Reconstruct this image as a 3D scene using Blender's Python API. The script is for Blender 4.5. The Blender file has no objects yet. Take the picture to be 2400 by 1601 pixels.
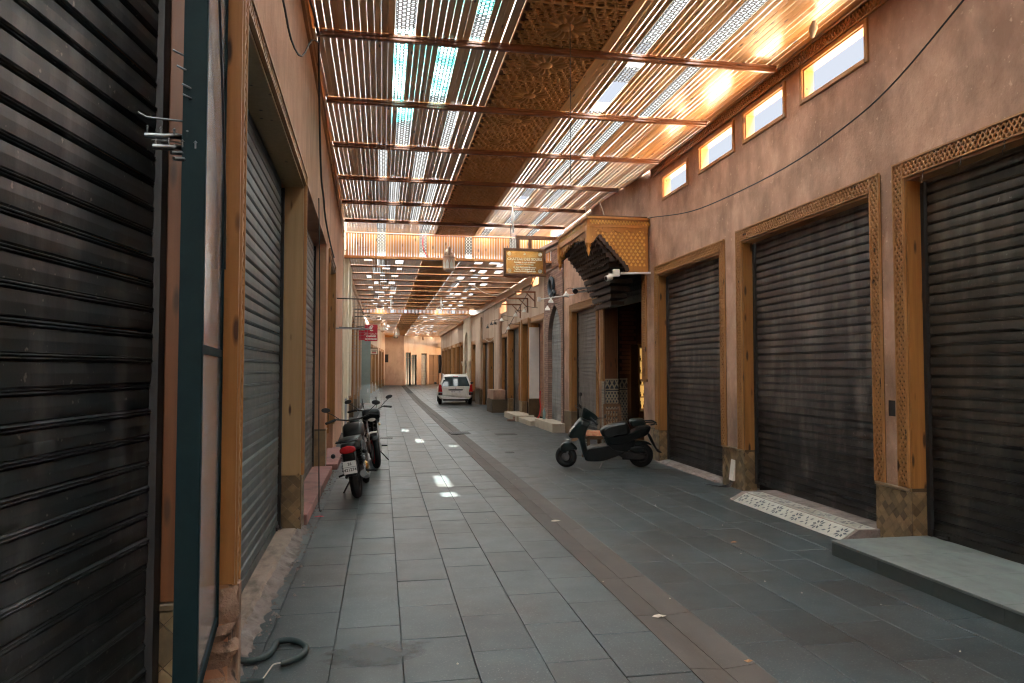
import bpy, math, random
from mathutils import Vector, Matrix
R = random.Random(7)
scn = bpy.context.scene
C = scn.collection
rad = math.radians

# ------------------------------------------------------------------ camera, light, exposure
cam = bpy.data.objects.new('camera', bpy.data.cameras.new('camera'))
C.objects.link(cam)
cam.location = (0, 0, 1.7)
cam.rotation_euler = (rad(92.267), 0, rad(-10.259))
cam.data.lens = 25.2
cam.data.sensor_width = 36
cam.data.clip_start = 0.05
cam.data.clip_end = 600
scn.camera = cam

SUN_EL, SUN_TO = 64.6, Vector((-2.2, 1.45, 0))          # elevation in degrees, ground direction the light travels
w = bpy.data.worlds.new('World'); scn.world = w; w.use_nodes = True
nt = w.node_tree; nt.nodes.clear()
sky = nt.nodes.new('ShaderNodeTexSky'); sky.sky_type = 'NISHITA'; sky.sun_disc = False
sky.sun_elevation = rad(SUN_EL); sky.sun_rotation = math.atan2(-SUN_TO.x, -SUN_TO.y)
sky.air_density = 1.0; sky.dust_density = 6.0; sky.ozone_density = 1.0
bg = nt.nodes.new('ShaderNodeBackground'); bg.inputs[1].default_value = 0.15
wo = nt.nodes.new('ShaderNodeOutputWorld')
hz = nt.nodes.new('ShaderNodeHueSaturation'); hz.inputs['Saturation'].default_value = .42    # thin high haze
nt.links.new(sky.outputs[0], hz.inputs['Color']); nt.links.new(hz.outputs[0], bg.inputs[0]); nt.links.new(bg.outputs[0], wo.inputs[0])
sun = bpy.data.objects.new('sun', bpy.data.lights.new('sun', 'SUN')); C.objects.link(sun)
sun.data.energy = 5.0; sun.data.angle = rad(0.6); sun.data.color = (1.0, .93, .82)
_h = SUN_TO.normalized() * math.cos(rad(SUN_EL)); _d = Vector((_h.x, _h.y, -math.sin(rad(SUN_EL))))
sun.rotation_euler = _d.to_track_quat('-Z', 'Y').to_euler(); sun.location = (8, -4, 20)
scn.view_settings.view_transform = 'Standard'; scn.view_settings.look = 'None'
scn.view_settings.gamma = 1; scn.view_settings.use_curve_mapping = False
scn.view_settings.exposure = 3.88
scn.render.engine = 'CYCLES'
scn.cycles.use_denoising = True
scn.cycles.max_bounces = 9; scn.cycles.diffuse_bounces = 6; scn.cycles.glossy_bounces = 4
scn.cycles.transmission_bounces = 6; scn.cycles.transparent_max_bounces = 12
scn.cycles.sample_clamp_indirect = 4; scn.cycles.sample_clamp_direct = .056; scn.cycles.pixel_filter_type = 'BLACKMAN_HARRIS'; scn.cycles.filter_width = 1.2; scn.cycles.caustics_reflective = False; scn.cycles.caustics_refractive = False

# ------------------------------------------------------------------ materials
MATS = {}
def mat(name, c1, c2=None, sc=(3, 3, 3), rough=.7, metal=0., bump=0., bsc=(60, 60, 60), var=0., knots=None,
        stain=None, dots=None, spec=.5, coat=0., rvar=0., emit=None, estr=0., alpha=1., trans=0., ior=1.45, bdist=.01, grime=None, coords='pos'):
    """stain=(colour, scale vec, lo, hi, strength); dots=(colour, scale, radius); knots=(colour, scale vec, radius)
    grime=(colour, zlo, zhi, noise scale, strength): soiling that starts low down"""
    m = bpy.data.materials.new(name); m.use_nodes = True
    t = m.node_tree; n = t.nodes; b = n['Principled BSDF']; L = t.links.new
    g = n.new('ShaderNodeNewGeometry')
    if coords == 'pos': P = g.outputs['Position']
    else:
        tc = n.new('ShaderNodeTexCoord'); P = tc.outputs['Object']
    def vec(s):
        v = n.new('ShaderNodeVectorMath'); v.operation = 'MULTIPLY'; L(P, v.inputs[0]); v.inputs[1].default_value = s; return v.outputs[0]
    def noise(s, detail=6, rg=.6, dist=0):
        x = n.new('ShaderNodeTexNoise'); L(vec(s), x.inputs['Vector']); x.inputs['Scale'].default_value = 1
        x.inputs['Detail'].default_value = detail; x.inputs['Roughness'].default_value = rg; x.inputs['Distortion'].default_value = dist
        return x.outputs['Fac']
    def ramp(f, lo, hi):
        x = n.new('ShaderNodeMapRange'); x.clamp = True; L(f, x.inputs['Value']); x.inputs['From Min'].default_value = lo; x.inputs['From Max'].default_value = hi
        return x.outputs['Result']
    def math_(op, a, bb):
        x = n.new('ShaderNodeMath'); x.operation = op
        for i, q in enumerate((a, bb)):
            if isinstance(q, (int, float)): x.inputs[i].default_value = q
            else: L(q, x.inputs[i])
        return x.outputs[0]
    def mix(f, a, bb, mode='MIX'):
        x = n.new('ShaderNodeMix'); x.data_type = 'RGBA'; x.blend_type = mode
        if isinstance(f, (int, float)): x.inputs[0].default_value = f
        else: L(f, x.inputs[0])
        for i, q in ((6, a), (7, bb)):
            if isinstance(q, tuple): x.inputs[i].default_value = (*q[:3], 1)
            else: L(q, x.inputs[i])
        return x.outputs[2]
    col = c1
    if c2: col = mix(ramp(noise(sc, 8, .65, .3), .3, .7), c1, c2)
    if knots:
        vo = n.new('ShaderNodeTexVoronoi'); L(vec(knots[1]), vo.inputs['Vector']); vo.inputs['Scale'].default_value = 1
        col = mix(ramp(vo.outputs['Distance'], knots[2], knots[2] * .5), col, knots[0])
    if stain:
        col = mix(math_('MULTIPLY', ramp(noise(stain[1], 5, .6), stain[2], stain[3]), stain[4]), col, stain[0])
    if dots:
        col = mix(math_('MULTIPLY', ramp(noise((dots[1],) * 3, 2), dots[2], dots[2] + .05), .8), col, dots[0])
    if grime:
        sx = n.new('ShaderNodeSeparateXYZ'); L(g.outputs['Position'], sx.inputs[0])
        zf = ramp(sx.outputs[2], grime[2], grime[1])
        nz = ramp(math_('ADD', noise((grime[3], grime[3], grime[3] * .6), 6, .65), math_('MULTIPLY', zf, .35)), .55, .85)
        col = mix(math_('MULTIPLY', nz, grime[4]), col, grime[0])
    if var:
        oi = n.new('ShaderNodeObjectInfo')
        rr = math_('FRACT', math_('ADD', oi.outputs['Random'], g.outputs['Random Per Island']), 0)
        hs = n.new('ShaderNodeHueSaturation')
        L(math_('ADD', math_('MULTIPLY', rr, var), 1 - var * .5), hs.inputs['Value'])
        if isinstance(col, tuple): hs.inputs['Color'].default_value = (*col, 1)
        else: L(col, hs.inputs['Color'])
        col = hs.outputs[0]
    if isinstance(col, tuple): b.inputs['Base Color'].default_value = (*col, 1)
    else: L(col, b.inputs['Base Color'])
    if rvar: L(math_('ADD', math_('MULTIPLY', noise((4, 4, 4), 6), rvar), rough - rvar * .5), b.inputs['Roughness'])
    else: b.inputs['Roughness'].default_value = rough
    b.inputs['Metallic'].default_value = metal; b.inputs['Specular IOR Level'].default_value = spec
    b.inputs['Coat Weight'].default_value = coat; b.inputs['Coat Roughness'].default_value = .18
    if bump:
        bp = n.new('ShaderNodeBump'); bp.inputs['Strength'].default_value = bump; bp.inputs['Distance'].default_value = bdist
        L(noise(bsc, 8, .65), bp.inputs['Height']); L(bp.outputs[0], b.inputs['Normal'])
    if emit: b.inputs['Emission Color'].default_value = (*emit, 1); b.inputs['Emission Strength'].default_value = estr
    if alpha < 1: b.inputs['Alpha'].default_value = alpha
    if trans: b.inputs['Transmission Weight'].default_value = trans; b.inputs['IOR'].default_value = ior
    MATS[name] = m; return m

KN = (.05, .02, .008)
m_stone = mat('paving stone', (.027, .040, .045), (.056, .074, .079), (2.2, 2.2, 2.2), .42, bump=.45, bsc=(170, 170, 170), var=.42, bdist=.003,
              stain=((.030, .027, .024), (1.1, 1.1, .5), .43, .66, .85), dots=((.15, .16, .16), 75, .62), rvar=.22)
m_gutter = mat('gutter stone', (.060, .049, .043), (.084, .067, .058), (3, 3, 3), .7, bump=.5, bsc=(150, 150, 150), var=.2, bdist=.003,
               stain=((.04, .025, .018), (3, .5, 1), .5, .75, .8), dots=((.15, .12, .10), 110, .67))
m_joint = mat('joint mortar', (.030, .034, .036), (.05, .052, .05), (9, 9, 9), .95, bump=.4)
m_plaster = mat('pink plaster', (.48, .285, .195), (.62, .395, .28), (4.5, 4.5, 3.2), .86, bump=.8, bsc=(20, 20, 15), bdist=.016,
                stain=((.29, .170, .115), (1.9, 1.9, 1.1), .42, .66, .85), dots=((.62, .42, .29), 17, .655), grime=((.20, .13, .10), .4, 2.0, 4, .6))
m_plaster_l = mat('orange plaster', (.46, .235, .14), (.60, .335, .21), (4, 4, 2.2), .86, bump=.6, bsc=(26, 26, 18), bdist=.01,
                  stain=((.25, .125, .085), (2.2, 2.2, .7), .47, .70, .6))
m_plaster_f = mat('ochre plaster', (.50, .37, .27), (.62, .47, .35), (1.2, 1.2, .7), .88, bump=.5, bsc=(25, 25, 14), bdist=.012,
                  stain=((.36, .20, .14), (1.2, 1.2, .25), .5, .72, .8), grime=((.32, .2, .15), 0, 2.2, 1.4, .7))
m_cream = mat('cream plaster', (.74, .64, .48), (.80, .72, .58), (2, 2, 1), .85, bump=.3, bsc=(30, 30, 20), stain=((.5, .4, .32), (2, 2, .3), .55, .75, .7))
m_rough = mat('broken plaster', (.30, .18, .13), (.42, .29, .21), (9, 9, 9), .95, bump=.9, bsc=(40, 40, 40), bdist=.02, stain=((.07, .05, .04), (7, 7, 7), .55, .65, .9))
def wood(name, a, b_, grain, rough=.45, coat=0., var=.25, kn=.16, spec=.5, bump=.12):
    s = {'y': (22, 1.1, 22), 'z': (22, 22, 1.1), 'x': (1.1, 22, 22)}[grain]
    k = {'y': (9, 2.2, 9), 'z': (9, 9, 2.2), 'x': (2.2, 9, 9)}[grain]
    bs = tuple(v * 5 for v in s)
    return mat(name, a, b_, s, rough, bump=bump, bsc=bs, var=var, knots=(KN, k, kn), coat=coat, spec=spec, bdist=.002)
m_slat = wood('varnished pine slat', (.50, .27, .105), (.66, .40, .175), 'y', .36, .55, .38)
m_slat_f = wood('old brown slat', (.34, .150, .042), (.46, .22, .07), 'y', .5, .2, .3)
m_slat_v = wood('varnished pine riser', (.58, .23, .060), (.72, .33, .10), 'z', .4, .3, .3)
m_beam = wood('red brown beam', (.17, .058, .022), (.26, .095, .036), 'x', .34, .5, .1, .1)
m_carve = wood('carved cedar', (.52, .25, .085), (.64, .34, .13), 'y', .6, 0, .15, .08)
m_carve_d = wood('carved cedar ground', (.13, .052, .018), (.18, .074, .026), 'y', .7, 0, .05, .08)
m_trim = wood('trim pine', (.33, .155, .055), (.45, .225, .080), 'z', .5, .12, .15)
m_trim_y = wood('trim pine along', (.35, .165, .058), (.47, .235, .085), 'y', .5, .12, .15)
m_lining = wood('lining board', (.27, .115, .030), (.40, .185, .052), 'z', .45, .15, .2, .2)
m_lining_pale = wood('pale lining board', (.33, .215, .10), (.42, .28, .14), 'z', .5, .1, .12, .17)
m_lining_red = wood('red brown jamb', (.10, .035, .012), (.16, .057, .019), 'z', .5, .1, .1, .18)
m_back = mat('lattice backing', (.11, .058, .026), (.15, .08, .034), (20, 20, 20), .8)
m_screen = mat('dark fretwork', (.030, .020, .014), None, rough=.6)
m_film = mat('teal plastic film', (.05, .55, .50), None, rough=.3, trans=.0, alpha=.72)
m_base = mat('brown zellige', (.150, .100, .052), (.240, .165, .088), (6, 6, 6), .4, var=1.0, bump=.12, bsc=(60, 60, 60), stain=((.06, .045, .03), (4, 4, 4), .52, .7, .7))
m_base_g = mat('zellige grout', (.085, .06, .036), (.12, .085, .05), (20, 20, 20), .8)
def shut(name, a, b_, rough=.42, metal=.35, grime_c=(.012, .012, .012), zhi=2.1, g=.85, sp=.5, dust=(.15, .115, .095)):
    return mat(name, a, b_, (2.4, 2.4, 1.0), rough, metal, bump=.12, bsc=(70, 70, 70), var=.16, spec=sp, rvar=.2, bdist=.003,
               stain=(dust, (5, 5, 1.1), .48, .68, .65), grime=(grime_c, .3, zhi, 4.5, g), dots=((.26, .24, .22), 30, .68))
m_sh_brown = shut('brown shutter', (.032, .030, .030), (.115, .100, .092), dust=(.26, .225, .20))
m_sh_dark = shut('near dark shutter', (.012, .019, .021), (.032, .038, .039), .36, .25, zhi=1.7, sp=.6, dust=(.14, .145, .15))
m_sh_green = shut('grey green shutter', (.095, .125, .132), (.135, .160, .165), .45, .3, (.05, .05, .05), 1.0, .5, dust=(.2, .2, .19))
m_sh_grey = shut('grey shutter', (.20, .19, .18), (.27, .25, .235), .5, .3, (.07, .06, .055), 1.6, .7)
m_sh_red = shut('terracotta shutter', (.36, .165, .095), (.44, .215, .13), .5, .1, (.2, .09, .05), 1.0, .4)
m_sh_blue = shut('blue grey shutter', (.28, .31, .315), (.34, .36, .36), .5, .2, (.15, .16, .16), 1.0, .5)
m_sh_b2 = shut('weathered brown shutter', (.028, .026, .026), (.135, .115, .105), dust=(.27, .24, .22), zhi=1.7, g=.95)
m_sh_b3 = shut('soot brown shutter', (.028, .025, .020), (.100, .088, .070), dust=(.19, .17, .135))
m_rail = mat('shutter guide steel', (.022, .022, .024), (.04, .038, .036), (20, 20, 3), .6, .4)
m_black = mat('black plastic', (.008, .009, .010), None, rough=.4)
m_rubber = mat('tyre rubber', (.009, .009, .010), (.016, .016, .016), (20, 20, 20), .8, spec=.25, bump=.3, bsc=(90, 90, 90))
m_dkgreen = mat('dark green paint', (.002, .008, .008), (.003, .011, .011), (6, 6, 6), .32, coat=.08, spec=.3)
m_bikeblack = mat('gloss black paint', (.003, .004, .0045), None, rough=.34, coat=.05, spec=.25)
m_vinyl = mat('black vinyl', (.004, .006, .0065), (.008, .011, .011), (9, 9, 9), .38, spec=.35, bump=.2, bsc=(130, 130, 130))
m_chrome = mat('chrome', (.15, .165, .17), None, rough=.32, metal=1)
m_steel = mat('dull steel', (.24, .24, .245), (.34, .335, .33), (15, 15, 15), .45, .9)
m_dsteel = mat('dark steel', (.03, .03, .032), (.055, .052, .05), (15, 15, 15), .5, .7)
m_white = mat('white paint', (.76, .76, .74), (.70, .69, .67), (2, 2, 2), .4, stain=((.5, .47, .43), (3, 3, .6), .58, .78, .5))
m_carwhite = mat('car paint', (.76, .74, .70), (.70, .68, .64), (2, 2, 2), .28, coat=.5, grime=((.42, .37, .3), .3, .7, 5, .6))
m_glass = mat('dark car glass', (.010, .022, .024), None, rough=.05, spec=.4)
m_red = mat('red lens', (.42, .012, .016), None, rough=.18, coat=.6)
m_amber = mat('clear amber lens', (.62, .42, .25), None, rough=.15, coat=.5)
m_redpaint = mat('red sign paint', (.46, .012, .035), None, rough=.45)
m_pinkred = mat('bright pink red', (.75, .06, .07), None, rough=.5)
m_text_w = mat('white lettering', (.82, .80, .74), None, rough=.5)
m_text_k = mat('black lettering', (.02, .02, .02), None, rough=.5)
m_brass = mat('brass plate', (.55, .33, .10), (.68, .43, .15), (3, 3, 3), .26, .9, bump=.05)
m_lightbox = mat('milky panel', (.24, .26, .28), (.34, .35, .37), (2.5, 2.5, .9), .15, bump=.03, bsc=(5, 5, 14), bdist=.02, spec=.6)
m_teal = mat('dark teal frame', (.004, .013, .016), (.006, .018, .021), (9, 9, 9), .7, spec=.15)
m_tealpanel = mat('grey green board', (.20, .27, .26), (.26, .33, .31), (2, 2, 2), .6, stain=((.33, .38, .36), (3, 3, 3), .55, .75, .6))
m_marble = mat('grey marble', (.12, .14, .135), (.21, .23, .22), (5, 5, 5), .36, stain=((.20, .24, .23), (4, 1.6, 4), .48, .60, .9), rvar=.2)
m_marble_d = mat('green grey riser stone', (.055, .072, .070), (.085, .105, .10), (4, 4, 4), .45, stain=((.06, .07, .066), (4, 4, 6), .5, .68, .8), var=.2)
m_cream_st = mat('cream stone step', (.44, .38, .30), (.52, .46, .37), (4, 4, 4), .6, stain=((.22, .18, .14), (3, 3, 3), .55, .75, .7))
m_cement = mat('rough cement', (.20, .16, .145), (.30, .255, .235), (7, 7, 7), .95, bump=1, bsc=(28, 28, 28), bdist=.03, stain=((.10, .08, .07), (6, 6, 6), .52, .7, .8))
m_ledge = mat('worn ledge', (.24, .175, .140), (.33, .25, .205), (6, 6, 6), .85, bump=.6, bsc=(30, 30, 30), stain=((.10, .075, .06), (7, 2.5, 7), .5, .68, .85))
m_pinkled = mat('pink ledge', (.30, .13, .115), (.36, .18, .155), (5, 5, 5), .85, bump=.4, stain=((.13, .085, .075), (3, 3, 3), .5, .7, .7))
m_brick = mat('thin brick', (.29, .175, .135), (.38, .25, .20), (6, 6, 6), .85, bump=.4, var=.4)
m_brick_g = mat('brick joint', (.17, .115, .095), None, rough=.95)
m_tile_w = mat('white tile', (.50, .50, .44), (.42, .41, .36), (5, 5, 5), .3, stain=((.42, .36, .28), (3, 3, 3), .55, .75, .6))
m_tile_a = mat('aged strapwork tile', (.30, .265, .20), (.38, .34, .27), (5, 5, 5), .4, stain=((.16, .12, .09), (3, 3, 3), .5, .7, .7))
m_tile_k = mat('dark blue tile', (.025, .035, .055), None, rough=.3)
m_hood = wood('hood cedar', (.44, .185, .038), (.56, .26, .058), 'z', .5, .15, .1, .06)
m_hood_hi = wood('hood gilt diaper', (.74, .42, .085), (.80, .48, .12), 'z', .4, .2, .25, .04)
m_hood_shade = wood('hood shaded cedar', (.030, .014, .009), (.05, .024, .013), 'y', .6, 0, .2, .1)  # cedar darkened so the underside of the hood reads as shade
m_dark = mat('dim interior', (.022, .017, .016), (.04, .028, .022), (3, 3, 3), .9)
m_bulb = mat('warm showcase lamp', (1, .8, .4), None, emit=(1, .55, .14), estr=.05)
m_gold = mat('brassware', (.62, .38, .10), (.5, .28, .06), (9, 9, 9), .25, .9, var=.5)
m_cloth_w = mat('white plastic strip', (.78, .76, .72), None, rough=.6)
m_stripe = mat('striped cushion', (.42, .26, .13), (.38, .045, .03), (14, 2, 30), .9)
m_terr = mat('terrace screed', (.72, .52, .32), (.78, .58, .36), (1, 1, 1), .9)
m_wire = mat('black cable', (.015, .015, .016), None, rough=.55)
m_wire_w = mat('pale cable', (.62, .55, .47), None, rough=.6)
m_hose = mat('dark green hose', (.016, .034, .036), (.034, .05, .05), (30, 30, 30), .55, bump=.4, bsc=(160, 160, 160), bdist=.003)
m_paper = mat('scrap paper', (.62, .54, .45), None, rough=.9)
m_wet = mat('damp stain', (.016, .021, .021), (.026, .031, .031), (8, 8, 8), .4, spec=.4)
def _soft(m):                                              # ragged soft edge
    n = m.node_tree.nodes; L = m.node_tree.links.new; b = n['Principled BSDF']; tc = n.new('ShaderNodeTexCoord'); ds = n.new('ShaderNodeVectorMath'); ds.operation = 'DISTANCE'
    ds.inputs[1].default_value = (.5, .5, .5); L(tc.outputs['Generated'], ds.inputs[0]); nz = n.new('ShaderNodeTexNoise'); nz.inputs['Scale'].default_value = 13; nz.inputs['Detail'].default_value = 6
    g = n.new('ShaderNodeNewGeometry'); L(g.outputs['Position'], nz.inputs['Vector']); ad = n.new('ShaderNodeMath'); ad.operation = 'ADD'; L(ds.outputs['Value'], ad.inputs[0]); L(nz.outputs['Fac'], ad.inputs[1])
    mr = n.new('ShaderNodeMapRange'); L(ad.outputs[0], mr.inputs['Value']); mr.inputs['From Min'].default_value = 1.0; mr.inputs['From Max'].default_value = .72; mr.inputs['To Max'].default_value = .85; L(mr.outputs[0], b.inputs['Alpha'])
_soft(m_wet)
m_iron = mat('cast iron', (.03, .03, .032), (.05, .046, .042), (20, 20, 20), .6, .5)
m_lant = mat('lantern tin', (.62, .42, .30), (.74, .56, .42), (9, 9, 30), .4, .5)
m_lant_w = mat('lantern milk glass', (.88, .90, .82), None, rough=.3)
m_lamp_w = mat('white enamel', (.74, .73, .69), None, rough=.35)
m_clear = mat('clear plastic', (.80, .83, .82), None, rough=.05, alpha=.27, spec=.6)
m_greeng = mat('dark green glass', (.010, .030, .030), None, rough=.12, spec=.6)
def sheet_mat(name, c1, c2, sc, t):
    m = bpy.data.materials.new(name); m.use_nodes = True; n = m.node_tree.nodes; L = m.node_tree.links.new; n.clear()
    g = n.new('ShaderNodeNewGeometry'); nz = n.new('ShaderNodeTexNoise'); nz.inputs['Scale'].default_value = sc; L(g.outputs['Position'], nz.inputs['Vector'])
    r = n.new('ShaderNodeValToRGB'); r.color_ramp.elements[0].position = .42; r.color_ramp.elements[1].position = .6
    r.color_ramp.elements[0].color = (*c1, 1); r.color_ramp.elements[1].color = (*c2, 1); L(nz.outputs['Fac'], r.inputs[0])
    tr = n.new('ShaderNodeBsdfTranslucent'); L(r.outputs[0], tr.inputs[0]); tp = n.new('ShaderNodeBsdfTransparent'); mx = n.new('ShaderNodeMixShader'); mx.inputs[0].default_value = t
    L(tr.outputs[0], mx.inputs[1]); L(tp.outputs[0], mx.inputs[2]); o = n.new('ShaderNodeOutputMaterial'); L(mx.outputs[0], o.inputs[0]); return m
m_sheet = sheet_mat('milky roof sheeting', (.66, .74, .78), (.80, .88, .90), .8, .0)
m_sheet_d = sheet_mat('dimmed roof sheeting', (.30, .33, .34), (.42, .45, .46), .8, .0)  # darker sheeting, passes less light into the middle and far street
m_sheet_t = sheet_mat('teal roof film', (.05, .38, .36), (.38, .68, .66), 2.5, .1)
m_oldwood = wood('old brown door', (.14, .075, .035), (.20, .11, .05), 'z', .6, 0, .2, .1)

# ------------------------------------------------------------------ mesh helpers
class MB:
    def __init__(s): s.v = []; s.f = []; s.sm = []; s.mi = []; s.cur = 0
    def add(s, vs, fs, smooth=False):
        o = len(s.v); s.v += [Vector(p) for p in vs]
        for f in fs: s.f.append(tuple(i + o for i in f)); s.sm.append(smooth); s.mi.append(s.cur)
    def hexa(s, p):                                        # 8 corners: bottom ring 0-3, top ring 4-7
        s.add(p, [(3, 2, 1, 0), (4, 5, 6, 7), (0, 1, 5, 4), (1, 2, 6, 5), (2, 3, 7, 6), (3, 0, 4, 7)])
    def box(s, x0, x1, y0, y1, z0, z1):
        s.hexa([(x0, y0, z0), (x1, y0, z0), (x1, y1, z0), (x0, y1, z0), (x0, y0, z1), (x1, y0, z1), (x1, y1, z1), (x0, y1, z1)])
    def fbox(s, F, u0, u1, d0, d1, z0, z1):
        s.hexa([F.pt(u0, d0, z0), F.pt(u1, d0, z0), F.pt(u1, d1, z0), F.pt(u0, d1, z0), F.pt(u0, d0, z1), F.pt(u1, d0, z1), F.pt(u1, d1, z1), F.pt(u0, d1, z1)])
    def cbox(s, F, u0, u1, d0, d1, z0, z1, c=.006):        # chamfered on the d1 (outer) side
        P = F.pt
        a = [P(u0, d0, z0), P(u1, d0, z0), P(u1, d0, z1), P(u0, d0, z1)]
        b = [P(u0, d1 - c, z0), P(u1, d1 - c, z0), P(u1, d1 - c, z1), P(u0, d1 - c, z1)]
        e = [P(u0 + c, d1, z0 + c), P(u1 - c, d1, z0 + c), P(u1 - c, d1, z1 - c), P(u0 + c, d1, z1 - c)]
        q = [(3, 2, 1, 0), (8, 9, 10, 11)]
        for i in range(4):
            j = (i + 1) % 4; q += [(i, j, 4 + j, 4 + i), (4 + i, 4 + j, 8 + j, 8 + i)]
        s.add(a + b + e, q)
    def bar(s, p, q, w, h, up=(0, 0, 1)):
        p = Vector(p); q = Vector(q); d = (q - p).normalized(); r = d.cross(Vector(up))
        if r.length < 1e-4: r = d.cross(Vector((1, 0, 0)))
        r.normalize(); u = r.cross(d); r = r * w / 2; u = u * h / 2
        s.hexa([p - r - u, p + r - u, q + r - u, q - r - u, p - r + u, p + r + u, q + r + u, q - r + u])
    def tube(s, pts, r, n=8, cap=True):
        pts = [Vector(p) for p in pts]; rings = []; prev = None
        rr = r if isinstance(r, (list, tuple)) else [r] * len(pts)
        for i, p in enumerate(pts):
            d = (pts[min(i + 1, len(pts) - 1)] - pts[max(i - 1, 0)]).normalized()
            a = prev if prev is not None else d.cross(Vector((0, 0, 1)) if abs(d.z) < .9 else Vector((1, 0, 0)))
            a = (a - d * a.dot(d))
            if a.length < 1e-5: a = d.orthogonal()
            a.normalize(); prev = a; b = d.cross(a)
            rings.append([p + (a * math.cos(k * 2 * math.pi / n) + b * math.sin(k * 2 * math.pi / n)) * rr[i] for k in range(n)])
        vs = [q for g in rings for q in g]; fs = []
        for i in range(len(pts) - 1):
            for k in range(n):
                fs.append((i * n + k, i * n + (k + 1) % n, (i + 1) * n + (k + 1) % n, (i + 1) * n + k))
        s.add(vs, fs, True)
        if cap: s.add(rings[0], [tuple(range(n))[::-1]]); s.add(rings[-1], [tuple(range(n))])
    def lathe(s, prof, c=(0, 0, 0), axis=(0, 0, 1), n=16, smooth=True):   # prof: (radius, height)
        ax = Vector(axis).normalized(); a = ax.orthogonal().normalized(); b = ax.cross(a); c = Vector(c)
        vs = []; fs = []
        for r, h in prof:
            for k in range(n):
                t = k * 2 * math.pi / n; vs.append(c + ax * h + (a * math.cos(t) + b * math.sin(t)) * r)
        m = len(prof)
        for i in range(m - 1):
            for k in range(n): fs.append((i * n + k, i * n + (k + 1) % n, (i + 1) * n + (k + 1) % n, (i + 1) * n + k))
        s.add(vs, fs, smooth)
        if prof[0][0] > 1e-4: s.add(vs[:n], [tuple(range(n))[::-1]])
        if prof[-1][0] > 1e-4: s.add(vs[-n:], [tuple(range(n))])
    def torus(s, c, axis, R_, r, n=24, m=8, sq=1.):
        s.lathe([(R_ + r * math.cos(t), r * sq * math.sin(t)) for t in [2 * math.pi * i / m for i in range(m + 1)]], c, axis, n)
    def prism(s, poly, fn, d0, d1):                        # poly of 2D points; fn(x, y, d) -> 3D
        n = len(poly); vs = [fn(x, y, d0) for x, y in poly] + [fn(x, y, d1) for x, y in poly]
        fs = [tuple(range(n))[::-1], tuple(range(n, 2 * n))] + [(i, (i + 1) % n, n + (i + 1) % n, n + i) for i in range(n)]
        s.add(vs, fs)
    def pillow(s, poly, fn, w, ins=.82, soft=.7):          # extrusion with rounded corners and rolled edges, half width w
        for cut in (.22, .25):
            q = []
            for a, b in zip(poly, poly[1:] + poly[:1]): q += [(a[0] + (b[0] - a[0]) * cut, a[1] + (b[1] - a[1]) * cut), (b[0] + (a[0] - b[0]) * cut, b[1] + (a[1] - b[1]) * cut)]
            poly = q
        cx = sum(p[0] for p in poly) / len(poly); cy = sum(p[1] for p in poly) / len(poly); n = len(poly)
        half = [(1, ins), (1 - .08 * (1 - soft) / .3, ins + .45 * (1 - ins)), (1 - .35 * (1 - soft), ins + .78 * (1 - ins)), (soft, 1)]
        lay = [(-w * d, k) for d, k in half] + [(w * d, k) for d, k in half[::-1]]; vs = []
        for d, k in lay: vs += [fn(cx + (x - cx) * k, cy + (y - cy) * k, d) for x, y in poly]
        fs = [(l * n + i, l * n + (i + 1) % n, (l + 1) * n + (i + 1) % n, (l + 1) * n + i) for l in range(7) for i in range(n)]
        s.add(vs, fs, True); s.nosub = True
        s.add(vs[:n], [tuple(range(n))[::-1]]); s.add(vs[-n:], [tuple(range(n))])
    def grid(s, rows, smooth=True, close=False):           # rows of points
        m = len(rows[0]); vs = [p for r in rows for p in r]; fs = []
        for i in range(len(rows) - 1):
            for k in range(m if close else m - 1):
                fs.append((i * m + k, i * m + (k + 1) % m, (i + 1) * m + (k + 1) % m, (i + 1) * m + k))
        s.add(vs, fs, smooth)
    def mesh(s, name, m, org=None):
        o = org or Vector((0, 0, 0))
        me = bpy.data.meshes.new(name); me.from_pydata([p - o for p in s.v], [], s.f)
        for x in (m if isinstance(m, (list, tuple)) else [m]): me.materials.append(x)
        me.polygons.foreach_set('use_smooth', s.sm); me.polygons.foreach_set('material_index', s.mi)
        me.update(); return me
    def build(s, name, m, parent=None, kind=None, label=None, cat=None, group=None, sub=0, bev=0.):
        vs = s.v; n = max(1, len(vs))
        lo = [min(p[i] for p in vs) for i in range(3)]; hi = [max(p[i] for p in vs) for i in range(3)]
        org = Vector(((lo[0] + hi[0]) / 2, (lo[1] + hi[1]) / 2, lo[2]))
        o = bpy.data.objects.new(name, s.mesh(name, m, org)); C.objects.link(o)
        place(o, org, parent)
        if kind: o['kind'] = kind
        if label: o['label'] = label
        if cat: o['category'] = cat
        if group: o['group'] = group
        if bev:
            b = o.modifiers.new('bevel', 'BEVEL'); b.width = bev; b.segments = 2; b.limit_method = 'ANGLE'
        if sub and not getattr(s, 'nosub', False):
            b = o.modifiers.new('subsurf', 'SUBSURF'); b.levels = sub; b.render_levels = sub
        return o
WORLD = {}                                                  # object name -> position, for parts built in world space
def place(o, org, parent):
    """every part of a thing is modelled in the space of the thing (world space unless the thing is turned)"""
    if parent is not None:
        o.parent = parent
        o.location = org - WORLD.get(parent.name, Vector((0, 0, 0)))
    else: o.location = org
    WORLD[o.name] = Vector(org)
def thing(name, label, cat, loc=(0, 0, 0), group=None, kind=None, local=False, rot=None):
    o = bpy.data.objects.new(name, None); C.objects.link(o); o.location = loc; o.empty_display_size = .2
    if label: o['label'] = label
    if cat: o['category'] = cat
    if group: o['group'] = group
    if kind: o['kind'] = kind
    if rot: o.rotation_euler = rot
    WORLD[o.name] = Vector((0, 0, 0)) if local else Vector(loc)
    return o
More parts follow.
